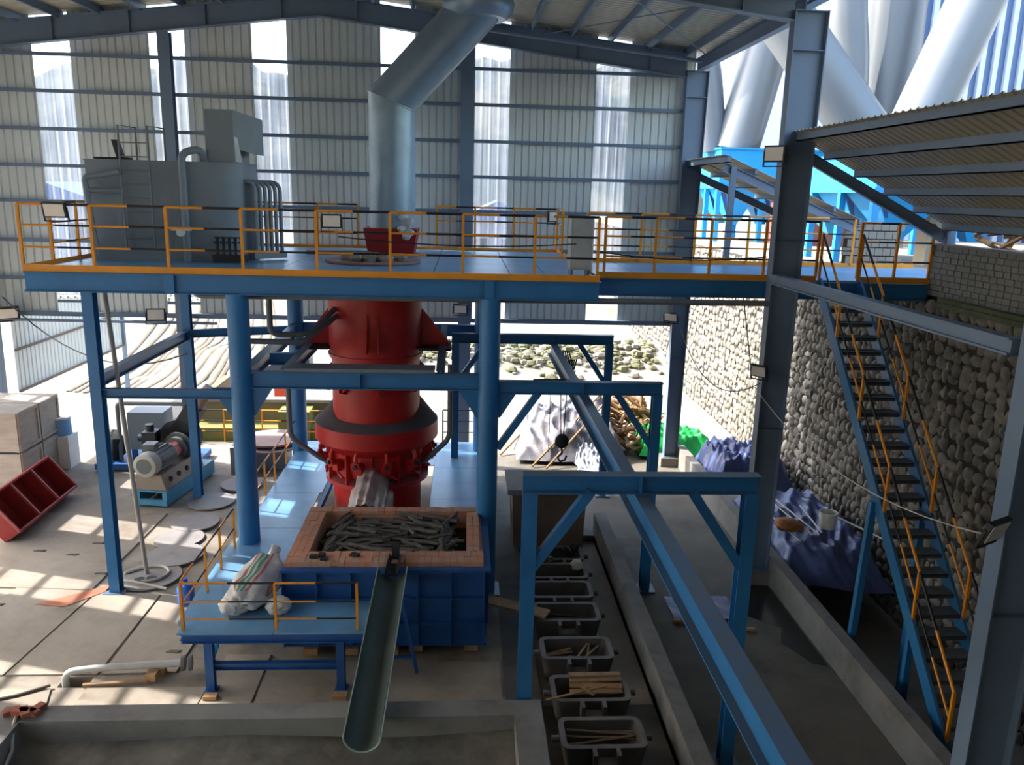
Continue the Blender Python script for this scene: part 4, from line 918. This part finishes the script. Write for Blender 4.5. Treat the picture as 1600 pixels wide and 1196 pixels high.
single('rusty_floor_patch', M().prism([(-7.6, 14.6, .036), (-6.95, 15.35, .036), (-7.1, 15.5, .036), (-8.2, 14.7, .036)], (0, 0, .004)), mat('red_dust', (170, 104, 76), .9, 0, .25, 3), 'thin red rust sheet on the slabs left of the blue column', 'sheet')
single('small_cabinet', M().box(-6.55, 22.2, 0, -6.2, 22.9, .8), mat('pale_mauve', (160, 150, 146), .7), 'pale box beside the rear left blue column', 'box')
single('black_sill', M().box(-6.4, 23.0, 0, -4.7, 23.15, .12), darkmetal, 'low dark beam lying behind the round plates', 'beam')
ju = thing('water_jug', 'translucent blue water jug outside the lower platform rail', 'jug', (-5.35, 14.75, .03))
part('body', M().lathe([(0, 0), (.15, 0), (.16, .03), (.16, .33), (.12, .4), (.05, .43), (.045, .47)], (-5.35, 14.75, .03), 24), plastic, ju)
part('cap', M().lathe([(0, .47), (.05, .47), (.05, .52), (0, .52)], (-5.35, 14.75, .03), 14), mat('jug_cap', (20, 50, 190), .4), ju)
# pipe on the floor front left
fp = thing('floor_pipe', 'pale grey pipe with elbow and flange rising out of a pit in the floor', 'pipe', (-5.5, 12.3, .03))
part('tube', M().tube([(-6.42, 12.12, -.4), (-6.42, 12.12, .22), (-5.9, 12.2, .24), (-4.6, 12.32, .24)], .058, 14, bend=.16), mat('pale_pipe', (176, 174, 168), .5), fp)
part('flange', M().cyl((-4.62, 12.32, .24), (-4.56, 12.33, .24), .13, 18).cyl((-4.5, 12.33, .24), (-4.45, 12.34, .24), .13, 18), greypipe, fp)
single('pipe_block', M().box(-5.15, 12.1, .03, -4.98, 12.3, .16), wood, 'short timber block under the pale floor pipe', 'block')
single('pipe_block', M().box(-5.05, 12.28, .03, -4.9, 12.42, .165), wood, 'upright timber offcut behind the block under the floor pipe', 'block')
single('foot_block', M().box(-4.06, 11.58, .03, -3.85, 11.7, .1), wood, 'tan timber offcut before the front left platform leg', 'block')
single('foot_block', M().box(-2.02, 11.55, .03, -1.8, 11.7, .1), wood, 'timber offcut before the front right platform leg', 'block')
single('long_lath', M().bar((-6.1, 12.02, .05), (-5.1, 12.1, .05), .07, .04), logm, 'pale lath lying on the floor in front of the pipe', 'lath')
single('black_cable', M().tube([(-8.4, 11.2, .05), (-7.6, 11.5, .05), (-7.0, 11.75, .05), (-6.6, 12.0, .06)], .025, 8), mat('brown_cable', (84, 72, 60), .7), 'dark cable curving over the floor into the pit', 'cable')
for i, (x, y) in enumerate(((-8.5, 16.9), (-8.2, 17.5), (-9.3, 17.1), (-7.5, 16.0), (-8.9, 14.7), (-5.0, 13.0))):
    o = single('floor_litter', M().prism([(-.12, -.02, 0), (.1, -.05, 0), (.14, .03, 0), (-.05, .04, 0)], (0, 0, .015)), char, 'dark scrap of litter on the pale floor', 'litter', 'dark scraps on the left floor'); o.location = (x, y, .032)

# ---- sacks on the lower platform
def sack(u, v, c, rx, ry, rz, ax, ph):
    a = 2*pi*u; b = pi*v; s = sin(b)**.55
    p = Vector((rx*s*cos(a), ry*cos(b), rz*s*sin(a)))*(1+.05*sin(5*a+ph+4*b)+.04*sin(9*b-3*a+ph))
    return tuple(Vector(c)+Matrix.Rotation(ax, 3, 'Z') @ p)
sa = thing('woven_sack', 'big white woven sack with green and red stripes slumped by the box', 'sack', (-3.5, 13.2, ZL))
def sk2(u, v):
    x, y, z = sack(u, v, (0, 0, 0), .4, .62, .26, -.2, 1.0); return (x-3.5, y+12.95, ZL+max(.0, z+.24)+max(0, y)*.3)
part('sack', M().grid(sk2, 32, 24), sackm, sa, angle=80)
for k, (du_, mt_) in enumerate(((.24, sackgreen), (.28, sackgreen), (.2, sackred), (.32, sackred))):
    def stp(u, v, du_=du_):
        x, y, z = sk2(du_+u*.016, .12+v*.72); return (x, y, z+.006)
    part('stripe', M().grid(stp, 2, 24), mt_, sa, angle=80)
part('tied_neck', M().grid(lambda u, v: (-3.36+.07*cos(2*pi*u)*(1-.3*v+.8*v*v)+.03*sin(6*pi*u), 13.48+.24*v, ZL+.4+.1*sin(2*pi*u)*(1-.3*v+.8*v*v)+.1*v), 18, 6), sackm, sa, angle=80)
for c, r_, lab in (((-3.72, 12.5, ZL+.14), (.28, .22, .15), 'clear plastic bag bulging left of the front rail post'), ((-3.02, 12.46, ZL+.13), (.21, .16, .14), 'clear plastic bag behind the middle rail post')):
    single('plastic_bag', M().grid(lambda u, v: sack(u, v, c, r_[0], r_[1], r_[2], .2, c[0]*7), 24, 16), sackm, lab, 'bag', angle=80)
single('cardboard_flap', M().prism([(-3.75, 12.62, ZL+.32), (-3.2, 12.5, ZL+.26), (-3.1, 12.75, ZL+.34), (-3.5, 12.85, ZL+.42)], (.0, .0, .03)), card, 'folded brown cardboard on the slumped sack', 'cardboard')

# ================================================================ RIGHT SIDE: tarps
def tarp(name, lab, x0, x1, y0, y1, hfn, mt, seed, nu=64, nv=70, amp=.05):
    rn = random.Random(seed); ph = [rn.uniform(0, 6) for _ in range(8)]
    def f(u, v):
        x = x0+(x1-x0)*u; y = y0+(y1-y0)*v
        e = min(1, min(u, 1-u, v, 1-v)*7)
        w_ = amp*e*(.7*sin(13*u+6*v+ph[0])+.8*(1-2*abs(sin(17*v-7*u+ph[1]+1.5*sin(5*u+ph[6]))))+.7*(1-2*abs(sin(15*u+19*v+ph[2])))+.5*(1-2*abs(sin(31*u+ph[3]+4*sin(7*v)))))
        return (x+.06*sin(9*v+ph[4]), y+.08*sin(8*u+ph[5]), hfn(u, v, e)+w_+.02)
    return single(name, M().grid(f, nu, nv), mt, lab, 'tarpaulin', angle=60)
tarp('blue_tarp', 'crumpled blue tarpaulin draped over the kerb by the stone wall', 6.74, 9.12, 14.9, 19.3, lambda u, v, e: .12+.5*e+.55*e*u*v**.5+.1*sin(5*u), tarpb, 3)
tarp('blue_tarp', 'crumpled blue tarpaulin heap behind the middle column', 6.9, 9.12, 20.2, 22.9, lambda u, v, e: .3+.75*e, tarpb, 5, amp=.08)
for i, (a, b) in enumerate((((7.15, 18.6, 1.1), (7.6, 15.9, .95)), ((7.3, 18.4, 1.15), (7.7, 15.8, 1.0)), ((7.75, 17.0, 1.2), (7.75, 15.8, 1.05)), ((8.3, 16.6, 1.15), (8.9, 15.4, 1.08)), ((7.0, 17.2, 1.0), (7.25, 15.7, .9)))):
    single('pale_rod', M().cyl(a, b, .018, 6), white, 'pale thin rod lying on the blue tarpaulin by the kerb', 'rod', 'rods lying on the blue tarpaulin')
single('foam_lump', M().blob((7.2, 16.3, 1.02), .3, .3, .14, 9, 6, .25), mat('orange_foam', (170, 112, 62), .9, 0, .3, 8), 'orange-brown lump on the blue tarpaulin', 'lump')
single('white_bucket', M().lathe([(0, 0), (.17, 0), (.2, .36), (.18, .36), (.15, .05)], (8.05, 16.2, 1.0), 20), white, 'white bucket standing on the blue tarpaulin', 'bucket')
single('puddle_sheet', M().grid(lambda u, v: (4.15+1.3*u, 14.0+.9*v, .015+.03*abs(sin(7*u+5*v))), 12, 10), tarpb, 'scrap of blue and grey plastic sheet on the floor by the gantry post', 'sheet', angle=60)
single('edge_board', M().bar((4.1, 13.95, .03), (5.6, 13.6, .03), .06, .05), wood, 'pale batten along the plastic sheet on the floor', 'batten')
# outside heaps
tarp('grey_tarp', 'silvery grey tarpaulin over a heap in the sun beyond the gantry', 1.6, 5.0, 23.2, 27.5, lambda u, v, e: .1+1.7*e*(.35+.65*sin(pi*v))*(.5+.5*u), tarpw, 8, amp=.09)
for i, (a, b) in enumerate((((2.1, 22.9, .05), (4.6, 25.2, 1.9)), ((2.5, 22.7, .05), (4.9, 25.0, 1.9)), ((1.2, 24, .05), (2.6, 25.6, 1.0)))):
    single('long_pole', M().cyl(a, b, .035, 7), logm, 'long bare pole leaning on the silvery tarpaulin heap', 'pole', 'poles leaning on the silvery heap')
tarp('green_tarp', 'bright green sheeting heaped round the rear right column foot', 5.5, 8.0, 23.7, 25.4, lambda u, v, e: .1+.9*e*(1-.5*u), tarpg, 12, amp=.07)
tarp('white_sheet', 'white plastic sheet spilling from the silvery heap to the floor', 3.4, 4.6, 22.4, 24.2, lambda u, v, e: .06+.7*v*e, mat('white_plastic_sheet', (140, 146, 156), .4, 0, .06, 3), 15, amp=.05)
ls = []
for i in range(110):
    L_ = R.uniform(.6, 1.6); r_ = R.uniform(.035, .09)
    t = R.random(); x = R.uniform(4.6, 6.5); y = R.uniform(24.0, 27.0); z = .1+max(0, 1.9*(1-abs(x-5.5)/1.4)*(1-abs(y-25.6)/2.2))*R.uniform(.55, 1)
    rot = (0, R.gauss(.2, .45), R.uniform(-1.6, 1.6))
    if len(ls) < 8:
        o = single('cut_log', stick_mesh(L_, r_, r_, logm, 'cut_log', .02), logm, 'pale cut log in the outdoor firewood heap behind the gantry', 'log', 'logs in the outdoor firewood heap'); ls.append(o); o.location = (x, y, z); o.rotation_euler = rot
    else: dup(R.choice(ls), (x, y, z), rot, (R.uniform(.7, 1.2), 1, 1))
for i in range(130):
    o = dup(ls[i % 8], (R.uniform(10.1, 10.5), 10.2+(i % 26)*.21, 6.42+(i//26)*.25+R.uniform(0, .1)), (0, R.gauss(0, .55) if i > 77 else R.gauss(0, .12), R.uniform(1.2, 1.9)), (.8, .6, .6)); o['label'] = 'pale log stacked on the terrace behind the block wall'; o['group'] = 'logs behind the block wall'
single('wet_patch', M().prism([(6.1, 15.5, .001), (6.52, 15.4, .001), (6.5, 12.4, .001), (6.25, 12.5, .001), (5.95, 13.2, .001), (6.15, 13.7, .001), (5.6, 14.2, .001), (5.8, 14.8, .001)], (0, 0, .003)), mat('wet_concrete', (40, 39, 36), .18, 0, .15, 3), 'dark wet patch on the floor along the right kerb', 'puddle')

rb = M()
for i in range(420):
    x = R.uniform(-3, 9); y = 36.6+R.gauss(0, .9); s_ = R.uniform(.07, .24); rb.blob((x, y, ter(x, y)+s_*.3), s_*1.2, s_, s_*.8, 6, 4, .3, mi=R.choice((0, 0, 1)))
o = single('rubble_bank', rb, [mat('bank_earth', (92, 92, 66), .95, 0, .3, 3), ground], 'low bank of rubble and scrub across the yard beyond the gantry', 'rubble'); o['kind'] = 'stuff'
# ================================================================ BEHIND: pool, machine, sheds
po = thing('settling_pool', 'low yellow rendered pool wall beyond the rear opening, left', 'pool', (-6.5, 26, 0))
part('wall', M().box(-8.9, 26.2, 0, -3.2, 26.45, 1.1), lime, po); part('wall', M().box(-8.9, 26.45, 0, -8.65, 30, 1.1), lime, po); part('wall', M().box(-3.45, 26.45, 0, -3.2, 30, 1.1), lime, po)
part('coping', M().box(-9, 26.1, 1.1, -3.1, 26.5, 1.2), concw, po)
part('lower_step', M().box(-8.6, 25.4, 0, -3.3, 26.2, .42), limeg, po)
part('buttress', M().box(-5.9, 25.3, 0, -4.9, 26.2, 1.0), limeg, po)
railing(po, [(-8.8, 25.3), (-7.6, 25.3), (-6.4, 25.3), (-5.2, 25.3), (-4.0, 25.3)], 0, (1.05, .7, .35), .02)
ex = thing('red_machine', 'small orange-red site machine standing beyond the yellow pool', 'machine', (-6.3, 29.5, .9))
part('chassis', M().box(-6.9, 29.2, .0, -5.9, 30, .8).box(-6.8, 29.25, .8, -6.3, 29.8, 1.5), orange, ex)
part('boom', M().bar((-6.2, 29.5, 1.2), (-4.9, 29.5, .75), .12), orange, ex); part('mast', M().bar((-6.5, 29.3, .9), (-6.3, 29.3, 1.7), .08), darkmetal, ex)
for s in (29.15, 30.0): part('track', M().box(-7.0, s-.08, .0, -5.8, s+.08, .3), darkmetal, ex)
for i, (x, y, w_, d_, h, lab) in enumerate(((-24, 52, 7, 6, 3.2, 'far shed with blue roof seen through the left clear sheet'), (-6.5, 60, 6, 5, 3.0, 'far shed with blue roof seen between duct and vessel'), (2.2, 58, 5, 5, 3.4, 'far shed with blue roof seen right of the duct'))):
    z = ter(x, y)-.2; t = thing('blue_roofed_shed', lab, 'shed', (x, y, z))
    part('wall', M().box(x-w_/2, y-d_/2, z, x+w_/2, y+d_/2, z+h), mat('far_shed_wall', (120, 124, 130), .7), t)
    part('roof', M().prism([(x-w_/2-.4, y-d_/2-.4, z+h), (x+w_/2+.4, y-d_/2-.4, z+h), (x, y-d_/2-.4, z+h+1.3)], (0, d_+.8, 0)), mat('far_blue_roof', (60, 84, 116), .6), t)
    for k in range(3): part('window', M().box(x-w_/2+1+k*1.8, y-d_/2-.03, z+1.2, x-w_/2+1.9+k*1.8, y-d_/2, z+2.2), darkmetal, t)

# ================================================================ TERRACE: dust houses, ducts, building
def baghouse(x0, x1, y0, y1, zb, zt, ztip, nx_, ny_, lab, leg=.18):
    t = thing('dust_filter_house', lab, 'filter', ((x0+x1)/2, (y0+y1)/2, 6.3), 'blue dust filter houses on the terrace')
    part('casing', M().box(x0, y0, zb, x1, y1, zt), lightblue, t)
    part('top_rail', M().box(x0-.06, y0-.06, zt-.08, x1+.06, y1+.06, zt), lightblue, t)
    part('bottom_rail', M().box(x0-.08, y0-.08, zb-.1, x1+.08, y1+.08, zb+.04), lightblue, t)
    wx = (x1-x0)/nx_; wy = (y1-y0)/ny_
    for i in range(nx_):
        for j in range(ny_):
            a, b, c, d = x0+i*wx, x0+(i+1)*wx, y0+j*wy, y0+(j+1)*wy; mx, myy = (a+b)/2, (c+d)/2
            part('hopper', M().add([(a, c, zb), (b, c, zb), (b, d, zb), (a, d, zb), (mx-.16, myy-.16, ztip), (mx+.16, myy-.16, ztip), (mx+.16, myy+.16, ztip), (mx-.16, myy+.16, ztip)], [(0, 1, 5, 4), (1, 2, 6, 5), (2, 3, 7, 6), (3, 0, 4, 7), (7, 6, 5, 4)]), lightblue, t)
            part('hopper_gusset', M().prism([(a+.03, c-.02, zb), (a+.3, c-.02, zb), (mx-.3, myy-.3, ztip+.25)], (.02, .05, 0)), bluebox, t)
    for i in range(nx_+1):
        for y in (y0, y1): part('leg', M().box(x0+i*wx-leg/2, y-leg/2, 6.3, x0+i*wx+leg/2, y+leg/2, zb), lightblue, t)
    for j in range(1, ny_):
        part('leg', M().box(x0-leg/2, y0+j*wy-leg/2, 6.3, x0+leg/2, y0+j*wy+leg/2, zb), lightblue, t)
    return t
baghouse(10.2, 15.6, 33.0, 36.2, 8.5, 10.0, 6.95, 3, 2, 'farther blue dust filter house left of the middle column')
baghouse(10.75, 15.2, 21.2, 27.0, 8.35, 9.3, 7.0, 2, 3, 'nearer blue dust filter house between middle column and big canopy')
def dct(lab, pts, r_, b=0): single('silver_duct', M().tube(pts, r_, 28, bend=b), silver, lab, 'duct', 'silver ducts over the terrace', angle=40)
dct('leftmost silver duct, pale, rising beside the rear column', [(10.2, 34.4, 9.9), (9.75, 34.4, 13), (9.2, 34.4, 14.6), (9.0, 34.4, 19)], .62, 1)
dct('silver duct leaning right, just left of the middle column', [(11.1, 34, 9.9), (12.15, 34, 14.6), (12.6, 34, 16.5)], .9)
dct('dull silver duct sloping down to the right above the big canopy', [(14.3, 28.5, 9.7), (10.6, 28.5, 13.9), (10.0, 28.5, 16)], .92)
dct('upright silver duct behind the sloping one', [(14.2, 31, 10), (14.1, 31, 13), (13.7, 31, 15), (13.7, 31, 20)], .72, 1)
dct('broad upright silver duct in the middle of the terrace ducts', [(16.2, 32, 10), (16.1, 32, 20)], 1.05)
dct('bright silver duct leaning right, nearest the striped building', [(15.5, 29, 9.6), (18.0, 29, 16.5), (18.6, 29, 18.2)], .95)
bl = thing('striped_building', 'tall building clad in blue and white ribbed sheeting at upper right', 'building', (25, 40, 6.3))
part('core', M().box(17.1, 38.0, 6.3, 46, 50, 30), stripeB, bl)
for i in range(40):
    x = 17.1+i*.62; part('cladding_rib', M().box(x, 37.8, 6.3, x+.22, 38.02, 30), stripeA, bl)
sc = thing('pale_silo', 'pale ribbed cone at the upper right edge of the photo', 'silo', (30.5, 34, 6.3))
part('cone', M().lathe([(5.6, 6), (5.6, 7.0), (3.4, 14), (3.4, 16)], (31.2, 34, 3.4), 40), mat('silo_white', (206, 214, 222), .5), sc)
part('base', M().lathe([(5.6, 0), (5.6, 3.2)], (31.2, 34, 6.3), 40), mat('silo_white', (206, 214, 222), .5), sc)
single('terrace_shed', M().box(12.2, 31.0, 6.3, 15.5, 32.5, 7.9), mat('maroon_shed', (120, 72, 66), .8), 'low maroon shed on the terrace below the blue hoppers', 'shed')
single('terrace_pillar', M().box(12.9, 22.2, 6.3, 13.5, 22.8, 8.3), mat('buff_pillar', (156, 146, 128), .9), 'buff concrete pillar beside the nearer filter house legs', 'pillar')
tb = struct('wall_terrace', M().box(9.75, 20.4, 6.2, 11.1, 20.6, 7.4), mortar)
o0 = None
for r in range(6):
    for k in range(7):
        p = (9.8+k*.21+(r % 2)*.1-.05, 20.4, 6.35+r*.21)
        if o0 is None: o0 = part('block', M().box(-.098, -.04, -.092, .098, .04, .092), mat('pale_block', (140, 134, 122), .9, 0, .12, 3), tb); o0.location = Vector(p)-tb.location
        else: dup(o0, p)

# ================================================================ FLOODLIGHTS, cables, cabinet
def flood(p, yaw, pitch, lab, s=1.0):
    t = thing('floodlight', lab, 'floodlight', p, 'floodlights')
    q = Matrix.Rotation(yaw, 4, 'Z') @ Matrix.Rotation(pitch, 4, 'X'); P = Vector(p)
    def tf(m): m.v = [tuple(P+(q @ (Vector(v)*s))) for v in m.v]; return m
    part('housing', tf(M().box(-.2, 0, -.14, .2, .06, .14)), darkmetal, t)
    part('lens', tf(M().box(-.17, -.012, -.11, .17, .0, .11)), lens, t)
    part('bracket', tf(M().box(-.22, .02, -.2, -.2, .05, .05).box(.2, .02, -.2, .22, .05, .05).box(-.22, .02, -.22, .22, .05, -.2)), darkmetal, t)
flood((-7.3, 15.14, 7.5), 0, .25, 'floodlight on the left end of the upper platform rail', 1.0)
flood((-2.42, 15.14, 7.42), .1, .0, 'floodlight on the upper platform rail left of the duct', .9)
flood((1.62, 15.14, 7.6), .9, .0, 'small floodlight seen edge on at the right of the platform rail', .7)
flood((5.82, 15.55, 8.85), -.9, 0, 'floodlight with wire guard on the middle column below the canopy eave', 1.1)
flood((5.8, 7.85, 4.55), .5, .35, 'floodlight on the near right column', 1.0)
flood((5.9, 15.5, 4.65), -.9, .2, 'floodlight on the middle column at mid height', .9)
flood((6.0, 23.0, 4.6), -.5, .4, 'floodlight on the rear right column below the cladding', 1.0)
flood((-.1, 22.9, 4.75), 0, .3, 'floodlight on the end post right of the furnace', 1.0)
flood((-7.6, 20.3, 4.85), .2, -.2, 'white floodlight on the rear left blue column', 1.1)
flood((-12.6, 23.0, 4.4), .6, .4, 'floodlight on the rear left portal column', 1.3)
eb = thing('electrical_cabinet', 'slim pale electrical cabinet standing at the platform corner', 'cabinet', (2.3, 15.6, ZD))
part('case', M().box(2.02, 15.45, ZD+.15, 2.42, 15.95, ZD+1.15), mat('cabinet_grey', (168, 172, 168), .5), eb)
part('door', M().box(2.04, 15.43, ZD+.18, 2.4, 15.45, ZD+1.12), mat('cabinet_grey', (168, 172, 168), .5), eb)
part('side_strip', M().box(2.42, 15.46, ZD+.1, 2.45, 15.55, ZD+1.18), white, eb)
for x in (2.06, 2.38): part('foot', M().box(x-.02, 15.5, ZD, x+.02, 15.9, ZD+.15), greysteel, eb)
def wire(lab, a, b, sag, r_=.012, mt=black):
    a = Vector(a); b = Vector(b); single('cable', M().tube([a+(b-a)*(i/12)-Vector((0, 0, sag*4*(i/12)*(1-i/12))) for i in range(13)], r_, 5), mt, lab, 'cable')
wire('cable sagging along the upper platform front rail', (-2.3, 15.1, 7.15), (2.1, 15.3, 7.1), .1)
wire('thin cable looped along the footbridge rail', (2.5, 15.85, 6.95), (6.0, 15.85, 6.9), .12)
wire('black cable sagging from rear left column to the blue columns', (-12.7, 23, 4.85), (-6.9, 20.2, 3.9), .9, .02)
wire('black cable hanging down the rear left portal column', (-13.0, 23, 4.2), (-13.3, 22.9, .5), .0, .03)
wire('thin cable from rear column to middle column floodlight', (6.3, 23.0, 4.3), (5.95, 15.5, 4.4), .8, .012)
wire('pale thin wire crossing before the stone wall to the near column', (5.9, 15.6, 4.3), (6.0, 8.2, 4.35), .5, .009, ropem)
wire('thin cable dropping to the floodlight on the middle column', (5.5, 15.6, 6.1), (5.75, 15.5, 4.7), .0)
wire('thin wire hanging in the opening left of the pipe column', (-5.4, 20, 4.2), (-5.3, 20, 1.2), 0, .01)
